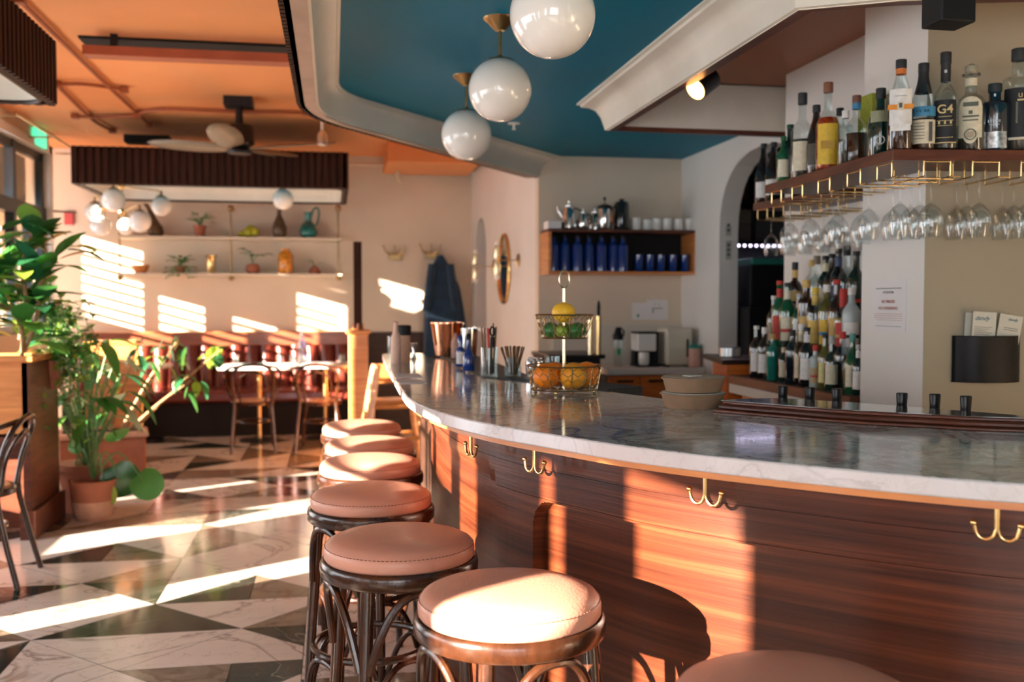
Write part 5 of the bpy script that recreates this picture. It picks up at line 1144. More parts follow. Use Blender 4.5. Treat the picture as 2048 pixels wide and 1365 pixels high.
# chandelier and far pendant
q = oy(243, 395, 9.3+.15)
ch = thing('chandelier', 'brass branching chandelier with six opal globes in front of the wall shelf', 'chandelier', (q.x, q.y, 2.52)); ztop = 2.52
MB().tube([(0, 0, 0), (0, 0, oy(243, 432, q.y).z-ztop)], .010, 10).lathe([(.05, -.015), (.055, 0)], seg=20).build('stem', 'brass', ch)
for k, (px, py, r) in enumerate(((190, 424, .088), (227, 400, .10), (323, 412, .088), (201, 450, .09), (252, 452, .08), (280, 443, .095))):
    g_ = oy(px, py, q.y+(.22, -.18, .1, -.12, .3, -.2)[k]); lx, ly, lz = g_.x-q.x, g_.y-q.y, g_.z-ztop; jz = lz+r+.04
    zj = -.10 if k in (1, 2) else oy(243, 425, q.y).z-ztop
    arm = MB().tube([(0, 0, zj), (lx*.9, ly*.9, jz+.01), (lx, ly, jz)], .006, 8).build('arm', 'brass', ch)
    MB().lathe([(.045, lz+r*.86), (.04, lz+r*.98), (.012, lz+r*1.12), (.008, lz+r+.05)], (lx, ly, 0), seg=20).build('fitter', 'dbrass', ch)
    MB().sph((lx, ly, lz), r, 28, 16).build('globe', 'opal', ch)
MB().sph((0, 0, -.10), .03, 14, 8).build('upper_hub', 'brass', ch); MB().sph((0, 0, oy(243, 425, q.y).z-ztop), .035, 14, 8).build('lower_hub', 'brass', ch)
q = oy(566, 399, 9.7); t = thing('globe_pendant', 'single small globe pendant below the long fluted canopy', 'pendant lamp', (q.x, q.y, 2.52)); MB().tube([(0, 0, 0), (0, 0, q.z+.09-2.52)], .006, 8).build('rod', 'dbrass', t); MB().lathe([(.03, q.z+.085-2.52), (.025, q.z+.105-2.52), (.008, q.z+.115-2.52)], seg=16).build('holder', 'dbrass', t); MB().sph((0, 0, q.z-2.52), .098, 32, 18).build('globe', 'opal', t)
# tables
def table(px0, px1, py, D, lb, depth_=.65):
    a_ = od(px0, py, D); b_ = od(px1, py, D); c_ = (a_+b_)/2; w_ = (b_-a_).length/2; t = thing('dining_table', lb, 'table', (c_.x, c_.y+depth_/2, 0), -.05, 'white marble tables by the banquette')
    zt = .755; MB().prism(roundpoly([(-w_, -depth_/2), (w_, -depth_/2), (w_, depth_/2), (-w_, depth_/2)], .12, 6), zt-.03, zt).build('table_top', 'white', t, bev=.006)
    MB().tube([(0, 0, .03), (0, 0, zt-.03)], .024, 14).build('pedestal', 'brass', t); MB().lathe([(.20, 0), (.20, .012), (.05, .03)], seg=32).build('base', 'blackm', t); return t, zt
T1, zt = table(437, 590, 735, 9.55, 'white marble table left of centre, in front of the banquette')
T2, zt = table(600, 700, 731, 9.75, 'white marble table beside the newel post, bottle on it')
T3, zt = table(215, 331, 733, 9.7, 'white table partly hidden by the plants, near the booth panel', .45)
q = oz(604, 728, .755); t = thing('water_bottle', 'pale violet-tinted glass water bottle on the table by the post', 'bottle', (q.x, q.y+.1, .755)); MB().lathe([(.042, 0), (.048, .01), (.048, .16), (.04, .21), (.02, .25), (.017, .29)], seg=24).build('body', glass('lilac_glass', (.72, .72, .98), .4), t); MB().lathe([(.02, .285), (.022, .30), (.018, .33), (0, .335)], seg=16).build('stopper', 'ceram', t)
tb = None
for k, (px, lb) in enumerate(((560, 'water glass left of the bottle on the far tables'), (585, 'water glass next to the violet bottle on the far table'), (685, 'water glass at the post end of the far table'), (470, 'blue-rimmed glass at the left end of the far table'))):
    q = oz(px, 729, .755)
    if tb is None:
        tb = thing('water_glass', lb, 'glass', (q.x, q.y+.06, .755), 0, 'glasses on the far tables'); MB().lathe([(.030, 0), (.033, .004), (.036, .095), (.034, .095), (.03, .008), (0, .008)], seg=22, cap=False).build('glass_body', 'glasst', tb)
    else: dup(tb, (q.x, q.y+.06, .755), 0, lb)
o = MB().box(-.10, -.06, 0, .10, .06, .006).build('folded_menu', cmat((.08, .16, .15)), smooth=False); q = oz(505, 730, .755); o.location = (q.x, q.y+.1, .755); tag(o, 'dark teal menu lying flat on the far table', 'menu')
# bentwood chairs
def make_chair(lb, grp='bentwood dining chairs'):
    t = thing('dining_chair', lb, 'chair', (0, 0, 0), 0, grp); zs_ = .46
    MB().lathe([(0, -.015), (.175, -.015), (.18, 0), (.17, .012), (0, .004)], (0, 0, zs_), seg=36).build('seat', 'cane', t)
    MB().lathe([(.175, -.03), (.20, -.03), (.203, -.005), (.197, .006), (.178, .004)], (0, 0, zs_), seg=36).build('seat_ring', 'bent', t)
    for sx_, sy_ in ((-1, 1), (1, 1)): MB().tube([(sx_*.13, sy_*.13, zs_-.02), (sx_*.17, sy_*.19, .25), (sx_*.185, sy_*.21, 0)], [.016, .015, .013], 12).build('front_leg', 'bent', t)
    for sx_ in (-1, 1): MB().tube(catmull([(sx_*.195, -.26, 0), (sx_*.18, -.20, .25), (sx_*.165, -.165, zs_), (sx_*.185, -.20, .64), (sx_*.175, -.235, .74), (sx_*.10, -.262, .80), (0, -.27, .815)], 5), .0145, 12).build('rear_leg_and_back', 'bent', t)
    MB().tube(catmull([(-.11, -.17, zs_), (-.125, -.195, .60), (-.10, -.235, .70), (0, -.255, .745), (.10, -.235, .70), (.125, -.195, .60), (.11, -.17, zs_)], 5), .010, 10).build('inner_back_hoop', 'bent', t)
    MB().tube(catmull([(-.10, -.25, .80), (-.22, -.17, .77), (-.25, 0, .70), (-.235, .09, .58), (-.19, .10, zs_)], 5), .0125, 10).build('armrest', 'bent', t)
    MB().tube(catmull([(.10, -.25, .80), (.22, -.17, .77), (.25, 0, .70), (.235, .09, .58), (.19, .10, zs_)], 5), .0125, 10).build('armrest', 'bent', t)
    MB().ring((0, 0, .27), .155, .009, 36, 8).build('stretcher_ring', 'bent', t); return t
ch0 = None
for px, D, rz, lb in ((505, 9.15, .08, 'dark bentwood armchair at the left far table, back towards us'), (640, 9.15, -.10, 'dark bentwood armchair at the table beside the newel post')):
    q = od(px, 880, D)
    if ch0 is None: ch0 = make_chair(lb); ch0.location = (q.x, q.y+.1, 0); ch0.rotation_euler.z = rz
    else: dup(ch0, (q.x, q.y+.1, 0), rz, lb)
dup(ch0, (-1.765, 5.28, 0), pi/2, 'dark bentwood armchair at the left frame edge by the wooden planter')
# high chair / step frame
q = od(785, 845, 8.0); hc_ = thing('wooden_high_chair', 'open wooden high chair frame behind the bar end', 'high chair', (q.x, q.y, 0), .1)
for sx_ in (-1, 1):
    for sy_ in (-1, 1): MB().bar((sx_*.27, sy_*.22, 0), (sx_*.13, sy_*.10, .88), .035, .035).build('leg', 'owood', hc_, smooth=False)
for z_ in (.30, .55): 
    e = .27-.14*z_/.88
    for sy_ in (-1, 1): MB().bar((-e, sy_*(e-.04), z_), (e, sy_*(e-.04), z_), .03, .03).build('rung', 'owood', hc_, smooth=False)
MB().box(-.17, -.14, .56, .17, .14, .60).build('seat', 'owood', hc_, smooth=False); MB().box(-.14, .09, .72, .14, .12, .88).build('back_panel', 'owood', hc_, smooth=False)
# booth end panel (sunlit) and planter box
a_ = od(172, 690, 8.3); b_ = od(274, 690, 8.3); zt = od(226, 681, 8.3).z
o = thing('booth_panel', 'sunlit orange wood booth end behind the hanging plants', 'booth panel', ((a_.x+b_.x)/2, a_.y, 0)); w_ = (b_.x-a_.x)/2
MB().box(-w_, -.03, 0, w_, .03, zt-.03).build('panel', 'owood', o, smooth=False); MB().box(-w_-.03, -.05, zt-.03, w_+.03, .05, zt).build('cap_rail', 'owood', o, smooth=False, bev=.006)
a_ = oz(73, 1073, 0); PX0, PY0 = a_.x, a_.y-.10
pb = thing('planter_box', 'tall wooden planter box with sunlit face, rubber plant growing in it', 'planter', (PX0, PY0, 0)); zt = 1.07
MB().box(-.92, .012, .62, -.01, .03, zt-.03).build('front_panel', 'owood', pb, smooth=False)
MB().box(-.92, .03, 0, -.88, .40, zt-.05).box(-.04, .012, 0, .0, .62, zt-.04).box(-.90, .34, 0, -.03, .38, zt-.05).box(-.88, .03, .56, -.04, .36, .60).build('carcass', 'mahogs', pb, smooth=False)
MB().box(-.95, -.02, zt-.035, .03, .05, zt).box(-.03, .05, zt-.035, .03, .66, zt).box(-.95, .34, zt-.035, -.03, .42, zt).build('cap_rail', 'owood', pb, smooth=False, bev=.006)
MB().box(-.06, -.006, 0, .025, .66, .17).build('plinth', 'mahogs', pb, smooth=False, bev=.004)
MB().box(-.88, .05, .90, -.04, .34, .98).build('soil', 'soil', pb, smooth=False)
# rubber plant in the planter
def branchy(t, trunks, leaves, seed, lmats, stem='stem', sr=.016):
    r_ = random.Random(seed); 
    for pts in trunks: MB().tube(catmull(pts, 5), sr, 10).build('trunk', stem, t)
    return r_
rp_ = thing('rubber_plant', 'large glossy rubber plant in the wooden planter by the window', 'plant', (PX0-.10, PY0+.2, .98)); r_ = random.Random(4)
trk = [[(0, 0, 0), (.02, -.02, .22), (-.06, 0, .42), (-.12, -.03, .60), (-.10, -.05, .80)], [(0, 0, .18), (.05, -.04, .40), (.04, -.06, .62), (.10, -.05, .80)], [(.02, 0, .1), (.10, -.02, .30), (.14, -.06, .52), (.26, -.05, .74)], [(-.05, 0, .35), (-.25, -.02, .50), (-.35, 0, .70)], [(-.15, 0, 0), (-.30, -.05, .30), (-.42, 0, .50)]]
for pts in trk: MB().tube([Vector(p) for p in catmull(pts, 5)], .013, 8).build('trunk', 'stem', rp_)
fol = {'leaf': MB(), 'leafd': MB(), 'leafy': MB()}
for pts in trk:
    cp_ = catmull(pts, 6)
    for k, p in enumerate(cp_):
        if p.z < .10 or k % 1: continue
        for j in range(2 if p.z > .3 else 1):
            a = r_.uniform(0, 2*pi); el = r_.uniform(-.1, 1.0); d = (math.cos(a), math.sin(a)*.8, el); st_ = p+Vector(d).normalized()*.05
            m_ = r_.choice(['leaf', 'leafd', 'leaf', 'leafd', 'leafy'] if r_.random() < .5 else ['leaf', 'leafd'])
            leafm(fol[m_], st_, d, r_.uniform(.18, .26), r_.uniform(.10, .135), droop=r_.uniform(.1, .7), fold=.10)
for k, m_ in fol.items(): m_.build('foliage', k, rp_, ang=80, recalc=False)
# small leaved bushy plant spilling from the planter's back corner
bu = thing('trailing_plant', 'bushy small-leaved plant spilling over the back corner of the planter', 'plant', (PX0-.02, PY0+.52, 1.0)); r_ = random.Random(11); mm = {'leaf': MB(), 'leafy': MB(), 'leafp': MB()}; sm = MB()
MB().lathe([(.07, -.16), (.10, .0), (.105, .02), (.09, .02), (0, .0)], seg=20).build('pot', 'terra', bu)
for k in range(60):
    a = r_.uniform(-1.9, 1.3); rr_ = r_.uniform(.06, .30); hang = r_.random() < .55; z_ = -r_.uniform(.0, .55)*(rr_/.3) if hang else r_.uniform(.04, .30)
    e = Vector((rr_*math.cos(a), rr_*math.sin(a), z_)); mid = Vector((e.x*.8, e.y*.8, max(.08, e.z+.1))); c_ = catmull([(0, 0, 0), tuple(mid), tuple(e)], 5); sm.tube(c_, .0025, 4)
    for p in c_[3:]:
        for j in range(2): leafm(mm[r_.choice(['leaf', 'leaf', 'leafy', 'leafp'])], p, (r_.uniform(-1, 1), r_.uniform(-1, 1), r_.uniform(-.3, .8)), r_.uniform(.04, .08), r_.uniform(.025, .04), droop=.5, n=4)
for k, m_ in mm.items(): m_.build('foliage', k, bu, ang=80, recalc=False)
sm.build('stems', 'gstem', bu)
# stand of long-leaved plants between planter and booth
ll = thing('tall_house_plant', 'tall strap-leaved plant between the planter and the booth panel', 'plant', (-1.62, 6.95, 0)); r_ = random.Random(17)
MB().lathe([(.13, 0), (.17, .28), (.185, .28), (.185, .32), (.16, .32), (0, .29)], seg=28).build('pot', 'terra', ll); mm = {'leaf': MB(), 'leafd': MB(), 'leafp': MB()}; sm = MB()
for k in range(34):
    a = r_.uniform(0, 2*pi); h_ = r_.uniform(.55, 1.15); rr_ = r_.uniform(.05, .30); e = Vector((rr_*math.cos(a), rr_*math.sin(a)*.7, h_)); sm.tube(catmull([(0, 0, .28), (e.x*.3, e.y*.3, h_*.6), tuple(e)], 5), .005, 6)
    leafm(mm[r_.choice(['leaf', 'leaf', 'leafd', 'leafp'])], e, (math.cos(a), math.sin(a), r_.uniform(-.2, .6)), r_.uniform(.20, .34), r_.uniform(.06, .10), droop=r_.uniform(.8, 2.2), fold=.2, n=8)
for k, m_ in mm.items(): m_.build('foliage', k, ll, ang=80, recalc=False)
sm.build('stems', 'gstem', ll)
# philodendron with round leaves in two-tone pot
q = oz(187, 1040, 0); ph = thing('philodendron', 'round-leaved plant in a two-tone terracotta pot on the floor', 'potted plant', (q.x-.01, q.y+.04, 0))
MB().lathe([(.095, 0), (.115, .03), (.128, .12)], seg=32).build('pot_base', 'terral', ph); MB().lathe([(.128, .12), (.136, .225), (.141, .23), (.141, .25), (.128, .25), (.124, .22), (0, .21)], seg=32).build('pot', 'terra', ph)
sm = MB(); r_ = random.Random(23)
def round_leaf(mb, c, d, r, nrm):
    d = Vector(d).normalized(); nrm = Vector(nrm).normalized(); s_ = d.cross(nrm).normalized(); nrm = s_.cross(d); pts = []
    n_ = 22; ring_ = []
    for k in range(n_):
        a = 2*pi*k/n_-pi; rad = r*(1-.28*max(0, math.cos(a+pi))**6); ring_.append(Vector(c)+d*(math.cos(a)*rad+.25*r)+s_*math.sin(a)*rad*.95-nrm*(.10*r*(1+math.cos(2*a))))
    mb.add([Vector(c)+d*.25*r+nrm*.03*r]+ring_, [(0, 1+k, 1+(k+1) % n_) for k in range(n_)])
for k, (px, py, D, r, mt) in enumerate(((210, 985, 6.28, .075, 'leafy'), (236, 950, 6.38, .13, 'leafd'), (287, 962, 6.3, .11, 'leaf'), (165, 890, 6.6, .10, 'leaf'), (232, 872, 6.7, .09, 'leaf'), (150, 930, 6.55, .08, 'leafd'), (190, 845, 6.75, .10, 'leaf'), (228, 800, 6.8, .085, 'leafp'))):
    c_ = od(px, py, D)-ph.location; m = MB(); dirr = Vector((c_.x, c_.y, -.3 if py > 900 else .2)); sm.tube(catmull([(0, 0, .25), (c_.x*.5, c_.y*.5, max(c_.z, .3)+.12), tuple(c_)], 6), .005, 6)
    round_leaf(m, c_, dirr, r, (-.3, -1 if k in (0, 2) else -.5, .8)); m.build('leaf', mt, ph, ang=80, recalc=False)
sm.build('stems', 'gstem', ph)
# long terracotta trough with canes
q = oz(262, 955, 0); tr = thing('cane_plant', 'bare-caned plant in a square terracotta trough, leaves reaching towards the tables', 'potted plant', (q.x-.10, q.y+.05, 0), .2)
MB().box(-.42, -.13, 0, .20, .13, .32).build('trough', 'terra', tr, bev=.012); MB().box(-.44, -.15, .32, .22, .15, .37).build('rim', 'terral', tr, bev=.012); MB().box(-.40, -.11, .36, .18, .11, .372).build('soil', 'soil', tr, smooth=False)
r_ = random.Random(31); mm = {'leafd': MB(), 'leafp': MB(), 'leafy': MB()}
for (b_, e_) in (((.02, 0, .37), (.34, -.1, .95)), ((.08, 0, .37), (.55, -.05, .75)), ((-.10, 0, .37), (-.16, -.05, .95)), ((-.06, 0, .37), (-.02, 0, .82)), ((.12, 0, .37), (.78, .05, .98)), ((.05, .03, .37), (.45, .15, 1.05)), ((-.05, 0, .37), (.15, .1, 1.02))):
    c_ = catmull([b_, tuple((Vector(b_)+Vector(e_))/2+Vector((0, 0, .02))), e_], 6); MB().tube(c_, [.013-.0005*i for i in range(len(c_))], 8).build('cane', 'stem', tr)
    for k in range(9):
        p = c_[-1]+Vector((r_.uniform(-.10, .10), r_.uniform(-.06, .06), r_.uniform(-.10, .06))); leafm(mm[r_.choice(['leafd', 'leafd', 'leafd', 'leafp', 'leafy'])], p, (r_.uniform(-1, 1), r_.uniform(-.6, .6), r_.uniform(-1, .6)), r_.uniform(.12, .20), r_.uniform(.05, .08), droop=1.2, fold=.15)
for k, m_ in mm.items(): m_.build('foliage', k, tr, ang=80, recalc=False)
# window-side details
q = ox(215/3.6, 100+500/3.6, WX+.001); 
o = MB().box(-.02, -.16, -.075, .02, .16, .075).build('exit_sign', 'exitg', smooth=False); q = ox(72, 236, WX); o.location = (WX+.03, q.y, min(2.90, q.z)); tag(o, 'green lit exit sign high on the window wall', 'exit sign')
a_ = ox(31, 227, -2.45); b_ = ox(172, 313, -2.45); o = MB().tube([a_, b_], .012, 8).build('curtain_rod', 'dbrass'); tag(o, 'long sloping-looking brass rod high along the window wall', 'rod')
for f_ in (.05, .5, .93):
    p = a_.lerp(b_, f_); MB().tube([p, (WX+.002, p.y, p.z)], .008, 6).build('bracket', 'dbrass', o)
q = oy(135, 424, 10.5); o = MB().tube([(WX, 10.30, oy(105, 424, 10.4).z), oy(152, 425, 10.5)], .010, 8).build('rod', 'darkmetal'); tag(o, 'short dark rod at the end of the window wall above the red box', 'rod')
q = oy(139, 437, 11.24); o = MB().box(q.x-.045, 11.20, q.z-.07, q.x+.045, 11.249, q.z+.07).build('alarm_box', 'red', smooth=False, bev=.005); tag(o, 'small red alarm box on the wall beside the window', 'alarm')
# ================================================================== THINGS ON THE BAR
ZC = 1.070
# fruit stand
q = oz(1131, 787, ZC); FX, FY = q.x, q.y+.02
FD = FX*math.sin(YAW)+FY*math.cos(YAW)
def zat(y): return od(1131, y, FD).z-ZC
fs = thing('fruit_stand', 'two-tier brass wire fruit stand with a ring handle on the marble bar', 'fruit stand', (FX, FY, ZC), .3)
MB().tube([(0, 0, .012), (0, 0, zat(577))], .0062, 14).build('pole', 'pbrass', fs)
zr0, zr1 = zat(577), zat(540); MB().tube([(.020*math.cos(a), 0, (zr0+zr1)/2+(zr1-zr0)/2*math.sin(a)) for a in [2*pi*k/32 for k in range(32)]], .0028, 8, True).build('ring_handle', 'pbrass', fs)
def wire_basket(z0, z1, r0, r1, nm, nseg, nrow):
    b = MB().ring((0, 0, z1), r1, .0026, 48, 6).ring((0, 0, z0), r0, .0026, 48, 6).build(nm, 'dbrass', fs)
    ribs = MB()
    for k in range(10):
        a = 2*pi*k/10; ribs = MB().tube([(r0*math.cos(a), r0*math.sin(a), z0), (r1*math.cos(a), r1*math.sin(a), z1)], .0019, 6).build('rib', 'dbrass', fs)
    m = MB()   # hexagonal chicken wire
    def P(u, v): a = 2*pi*u; r = r0+(r1-r0)*v; return (r*math.cos(a), r*math.sin(a), z0+(z1-z0)*v)
    for i in range(nrow):
        for k in range(nseg):
            off = .5 if i % 2 else 0; u0 = (k+off)/nseg; v0 = i/nrow; v1 = (i+.62)/nrow; v2 = (i+1)/nrow; du = .5/nseg
            m.tube([P(u0, v0), P(u0, v0+.38/nrow)], .0011, 4); m.tube([P(u0, v0+.38/nrow), P(u0+du, v2)], .0011, 4); m.tube([P(u0, v0+.38/nrow), P(u0-du, v2)], .0011, 4)
    m.build('wire_mesh', 'pbrass', b)
    for k in range(5):
        a = pi*k/5; MB().tube([(r0*math.cos(a), r0*math.sin(a), z0), (-r0*math.cos(a), -r0*math.sin(a), z0)], .0016, 6).build('floor_wire', 'dbrass', b)
zb0, zb1, zu0, zu1 = .014, zat(731), zat(676), zat(630)
wire_basket(zb0, zb1, .112, .127, 'lower_basket', 22, 4); wire_basket(zu0, zu1, .075, .098, 'upper_basket', 22, 3)
for k in range(4): a = pi/4+k*pi/2; MB().sph((.105*math.cos(a), .105*math.sin(a), .007), .0068, 12, 8).build('ball_foot', 'brass', fs)
def fruit(nm, lb, dx, dy, z, r, mat, sc=(1, 1, .93), grp='citrus fruit in the wire stand'):
    c_ = Vector((FX, FY, ZC+z))+Vector((VR[0]*dx+math.sin(YAW)*dy, VR[1]*dx+math.cos(YAW)*dy, 0)); t = thing(nm, lb, nm, c_, R.uniform(0, 6), grp)
    MB().sph((0, 0, 0), r, 28, 18, sc).build('peel', mat, t); MB().lathe([(.0035, sc[2]*r-.001), (.0025, sc[2]*r+.0015)], seg=8).build('stem_end', 'stem', t); return t
fruit('orange', 'bright orange at the left front of the lower basket', -.063, -.045, .016+.044, .046, 'orangef'); fruit('orange', 'yellow-green tinged orange at the front centre of the lower basket', .028, -.062, .016+.046, .048, 'orangeg')
fruit('orange', 'orange at the right side of the lower basket', .078, .022, .016+.045, .047, 'orangef'); fruit('orange', 'orange at the back left of the lower basket, mostly hidden', -.03, .068, .016+.043, .045, 'orangef')
fruit('lemon', 'large yellow lemon on top of the limes in the upper basket', -.004, -.022, zu1+.008, .040, 'lemon', (1.08, .95, .86))
for k, (dx, dy, dz, m_, lb) in enumerate(((-.045, -.030, .026, 'lime', 'dark green lime at the left of the upper basket'), (-.012, -.052, .024, 'limey', 'small yellowish lime at the front of the upper basket'), (.032, -.038, .026, 'lime', 'dark green lime at the right front of the upper basket'), (.050, .018, .027, 'lime', 'dark green lime at the right back of the upper basket'), (-.045, .032, .028, 'lime', 'green lime behind the left one in the upper basket'), (.0, .048, .028, 'limey', 'paler lime at the back of the upper basket'))):
    fruit('lime', lb, dx, dy, zu0+dz, .026 if k != 1 else .020, m_, (1.1, 1, .95))
# kraft takeaway bowls
q = oz(1396, 819, ZC); kb = None
for k, (z_, lb, rz) in enumerate(((0, 'lower kraft paper bowl with white liner lid on the marble bar', 0), (.047, 'upper kraft paper bowl, stacked on the lower one', .4))):
    t = thing('kraft_bowl', lb, 'takeaway bowl', (q.x+.012, q.y+.075-.004*k, ZC+z_), rz, 'kraft bowls stacked on the bar')
    MB().lathe([(.074, 0), (.083, .036), (.087, .037), (.0875, .041), (.083, .0415), (.072, .004), (0, .003)], seg=48, sy=.93).build('bowl', 'kraft', t)
    MB().lathe([(.081, .040), (.085, .0425), (.082, .0445), (0, .0445)], seg=48, sy=.93).build('lid', plain('grey_lid_%d' % k, (.42, .42, .38) if not k else (.36, .28, .20), .5), t)
    MB().box(-.028, -.02, .0446, .012, .012, .0462).build('tab', 'paper', t, smooth=False); t.scale = (1.12, 1.12, 1.0)
# glasses with utensils
def tumbler(t, r, h, mat='glasst', ribs=True):
    m = MB().lathe([(r*.86, 0), (r*.9, .004), (r*.93, h*.5), (r, h), (r*.93, h), (r*.86, h*.5), (r*.82, .014), (0, .012)], seg=32, cap=False, wob=(lambda a, z: 1+.02*math.cos(12*a)*(1 if z < h*.45 else 0)) if ribs else None); m.build('glass_body', mat, t)
    dm = MB(); r_ = random.Random(2)
    for k in range(16):
        a = 2*pi*k/16
        for j in range(5): dm.sph((r*.93*math.cos(a+.2*(j % 2)), r*.93*math.sin(a+.2*(j % 2)), .012+h*.09*j), r*.11, 6, 4)
    dm.build('cut_pattern', 'glass', t)
q = oz(981, 760, ZC); t = thing('utensil_glass', 'tall cut-glass tumbler holding bar tools', 'glass', q+Vector((0, .04, 0))); tumbler(t, .038, .128); gx = q+Vector((0, .04, 0))
def tool(nm, lb, base, e, r, mat, cat, parts=None, grp='tools standing in the tall glass'):
    t = thing(nm, lb, cat, base, 0, grp); MB().tube([(0, 0, 0), e], r, 8).build('handle', mat, t)
    if parts: parts(t, Vector(e))
    return t
tool('chopstick', 'pale wooden stick at the left of the tall tool glass', gx+Vector((-.018, 0, .02)), (-.012, 0, .19), .0035, 'sugar', 'stick'); tool('chopstick', 'second wooden stick beside the left one in the tall glass', gx+Vector((-.010, .012, .02)), (-.006, .0, .185), .0035, 'sugar', 'stick')
tool('chopstick', 'wooden stick at the right of the tall tool glass', gx+Vector((.018, .008, .02)), (.012, 0, .19), .004, 'sugar', 'stick')
tool('bar_knife', 'knife with red handle in the tall tool glass', gx+Vector((-.002, -.014, .02)), (-.002, .002, .105), .0015, 'steel', 'knife', lambda t, e: MB().tube([tuple(e), (e.x-.001, e.y, .185)], .0055, 8).build('grip', 'red', t))
tool('scissors', 'black scissors with loop handle up in the tall glass', gx+Vector((.009, -.008, .02)), (.004, 0, .15), .009, 'blackm', 'scissors', lambda t, e: MB().tube([(e.x+.009*math.cos(a), 0, e.z+.022+.018*math.sin(a)) for a in [2*pi*k/20 for k in range(20)]], .004, 6, True).build('finger_loop', 'blackm', t))
tool('bar_spoon', 'thin dark bar spoon rising above the other tools', gx+Vector((.014, .012, .02)), (.006, .0, .205), .0025, 'darkmetal', 'spoon')
q = oz(1030, 760, ZC); t = thing('straw_glass', 'short cut-glass tumbler packed with brown paper straws', 'glass', q+Vector((0, .05, 0))); tumbler(t, .036, .088); gx = q+Vector((0, .05, 0)); sw = MB(); r_ = random.Random(6)
s0 = None
for k in range(26):
    a = 2.4*k; rr_ = .024*math.sqrt((k+.5)/26); b_ = gx+Vector((rr_*.6*math.cos(a), rr_*.6*math.sin(a), .016))
    if s0 is None:
        s0 = thing('paper_straw', 'brown paper straw in the short cut-glass tumbler', 'straw', b_, 0, 'brown paper straws in the short glass'); MB().tube([(0, 0, 0), (0, 0, .118)], .0032, 7).build('tube', 'sugar', s0); s = s0
    else: s = dup(s0, b_)
    s.rotation_euler = (-.30*math.sin(a)*rr_/.024, .34*math.cos(a)*rr_/.024, 0)
q = oz(1079, 758, ZC); gx = q+Vector((.005, .13, 0)); t = thing('steel_tin', 'small steel cup full of silver balls behind the fruit stand', 'cup', gx); MB().lathe([(.030, 0), (.034, .003), (.038, .062), (.036, .062), (.032, .006), (0, .005)], seg=28, cap=False).build('cup', 'chrome', t)
s0 = None
for k in range(30):
    a = 2.4*k; rr_ = .031*math.sqrt((k+.5)/30); b_ = gx+Vector((rr_*math.cos(a), rr_*math.sin(a), .060+.010*(k % 3)-.006*(rr_/.03)))
    if s0 is None: s0 = thing('silver_ball', 'silver ball heaped in the steel cup', 'ball', b_, 0, 'silver balls in the steel cup'); MB().sph((0, 0, 0), .0052, 10, 7).build('ball', 'chrome', s0)
    else: dup(s0, b_)
q = oz(1110, 752, ZC); t = thing('cut_glass_tumbler', 'empty cut-glass tumbler just behind the brass pole', 'glass', q+Vector((.01, .10, 0))); tumbler(t, .034, .075)
# dark mat with small bottles, jigger, copper bucket
mt = MB().prism([(.604, 5.70), (.80, 5.70), (.80, 4.10), (1.10, 3.45), (.945, 3.36), (.604, 4.06)], .80, ZC+.006).build('underbar_ledge', plain('black_rubber_mat', (.012, .012, .013), .5, bmp=.5, bsc=200), smooth=False, bev=.002); tag(mt, 'long black underbar ledge along the inner edge of the marble', 'ledge')
MB().prism([(.64, 5.6), (.78, 5.6), (.78, 4.12), (.64, 4.12)], 0, .80).build('cabinet', 'blackm', mt, smooth=False)
def on_mat(px, py): p = oz(px, py, ZC+.008); return p
q = on_mat(895, 712); t = thing('copper_bucket', 'polished copper bucket on the far inner edge of the bar', 'bucket', (q.x, q.y, ZC+.008)); D_ = q.x*math.sin(YAW)+q.y*math.cos(YAW); h = od(895, 645, D_).z-ZC-.008
MB().lathe([(.058, 0), (.066, .004), (.092, h*.96), (.095, h*.97), (.095, h), (.089, h), (.063, .008), (0, .006)], seg=40, cap=False).build('bucket', 'copper', t); MB().tube([(.086, 0, h*.72), (.115, 0, h*.70), (.12, 0, h*.60), (.112, 0, h*.52), (.082, 0, h*.50)], .005, 8).build('handle', 'copper', t)
q = on_mat(921, 733); t = thing('dropper_bottle', 'small dark bottle with white label on the black mat', 'bottle', (q.x, q.y, ZC+.008)); MB().lathe([(.022, 0), (.024, .003), (.024, .075), (.010, .092), (.010, .11), (.013, .11), (.013, .135), (.004, .15)], seg=22).build('body', 'bluep', t); patch(.0245, .012, .068, -2.6, -.9).build('label', 'paper', t, recalc=False)
q = on_mat(937, 742); t = thing('bitters_bottle', 'cobalt blue bitters bottle next to the white-labelled one', 'bottle', (q.x, q.y, ZC+.008)); MB().lathe([(.024, 0), (.026, .003), (.026, .06), (.014, .09), (.009, .10), (.009, .135), (.012, .135), (.012, .15)], seg=22).build('body', 'bluep', t); MB().lathe([(.0125, .135), (.0125, .155), (.004, .165)], seg=14).build('cap', 'blackm', t)
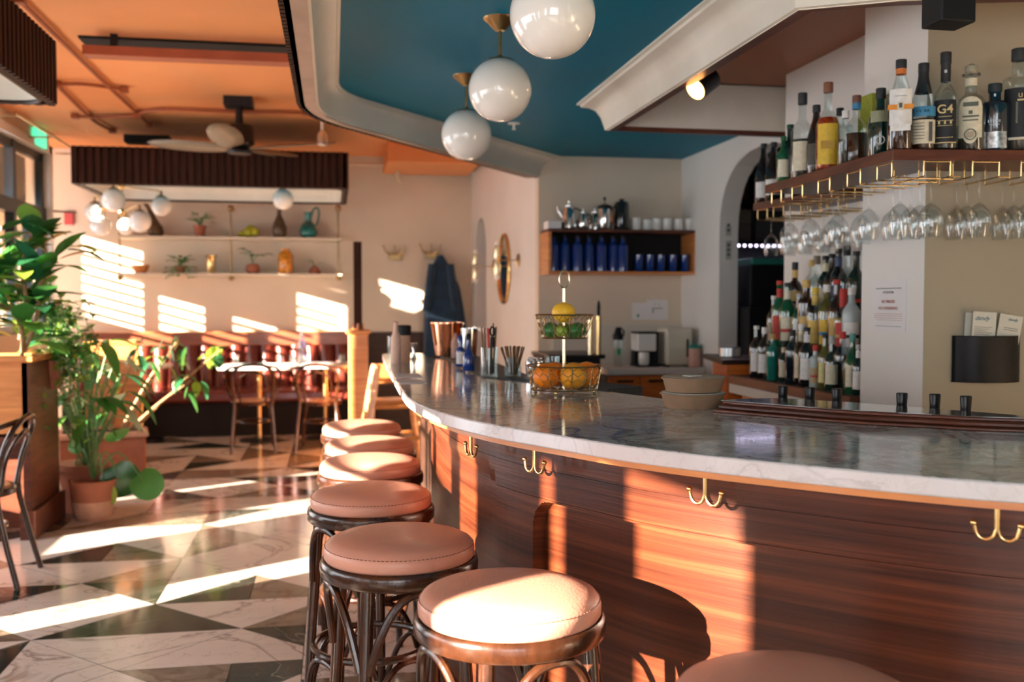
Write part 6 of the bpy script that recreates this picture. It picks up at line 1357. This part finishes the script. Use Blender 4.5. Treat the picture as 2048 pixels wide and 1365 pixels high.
q = on_mat(936, 722); t = thing('mixing_tin', 'tall polished steel mixing tin between copper bucket and tool glass', 'cup', (q.x+.02, q.y+.1, ZC+.008)); MB().lathe([(.032, 0), (.036, .01), (.046, .165), (.044, .165), (.034, .012), (0, .01)], seg=32, cap=False).build('tin', 'chrome', t)
q = on_mat(925, 722); t = thing('squeeze_bottle', 'small pale pink squeeze bottle beside the mixing tin', 'bottle', (q.x-.005, q.y+.25, ZC+.008)); MB().lathe([(.022, 0), (.024, .004), (.024, .09), (.012, .11), (.006, .135)], seg=20).build('body', cmat((.60, .36, .28)), t)
# guest end of the bar
q = oz(792, 728, ZC); t = thing('peach_bottle', 'slim pale peach bottle at the far end of the bar', 'bottle', (q.x, q.y, ZC)); MB().lathe([(.024, 0), (.026, .004), (.026, .13), (.012, .165), (.010, .20), (.013, .21), (0, .215)], seg=22).build('body', cmat((.66, .44, .34)), t)
q = oz(806, 727, ZC); t = thing('canister', 'peach canister with black lid at the far end of the bar', 'canister', (q.x+.01, q.y+.05, ZC)); MB().lathe([(.030, 0), (.032, .004), (.032, .145)], seg=26).build('body', cmat((.58, .33, .22)), t); MB().lathe([(.035, .14), (.036, .185), (.03, .192)], seg=26).build('lid', 'blackm', t)
q = oz(779, 722, ZC); t = thing('water_glass', 'clear glass at the very end of the bar, left of the peach bottle', 'glass', (q.x+.02, q.y, ZC)); MB().lathe([(.027, 0), (.030, .004), (.034, .13), (.032, .13), (.028, .008), (0, .008)], seg=24, cap=False).build('glass_body', 'glasst', t)
q = oz(826, 722, ZC); t = thing('jigger', 'small steel jigger leaning beside the canister', 'jigger', (q.x+.02, q.y+.2, ZC)); MB().lathe([(.018, 0), (.006, .04), (.020, .085), (.018, .085), (.004, .042)], seg=20, cap=False).build('cup', 'chrome', t)
for k, (px, py, lb) in enumerate(((800, 752, 'small white card lying flat at the far end of the bar'), (803, 764, 'second flat white card nearer the bar corner'))):
    q = oz(px+18, py, ZC); o = MB().box(-.05, -.10, .0004, .05, .10, .002).build('card', 'paper', smooth=False); o.location = (q.x, q.y, ZC); o.rotation_euler.z = .05*k; tag(o, lb, 'card', 'cards on the bar')
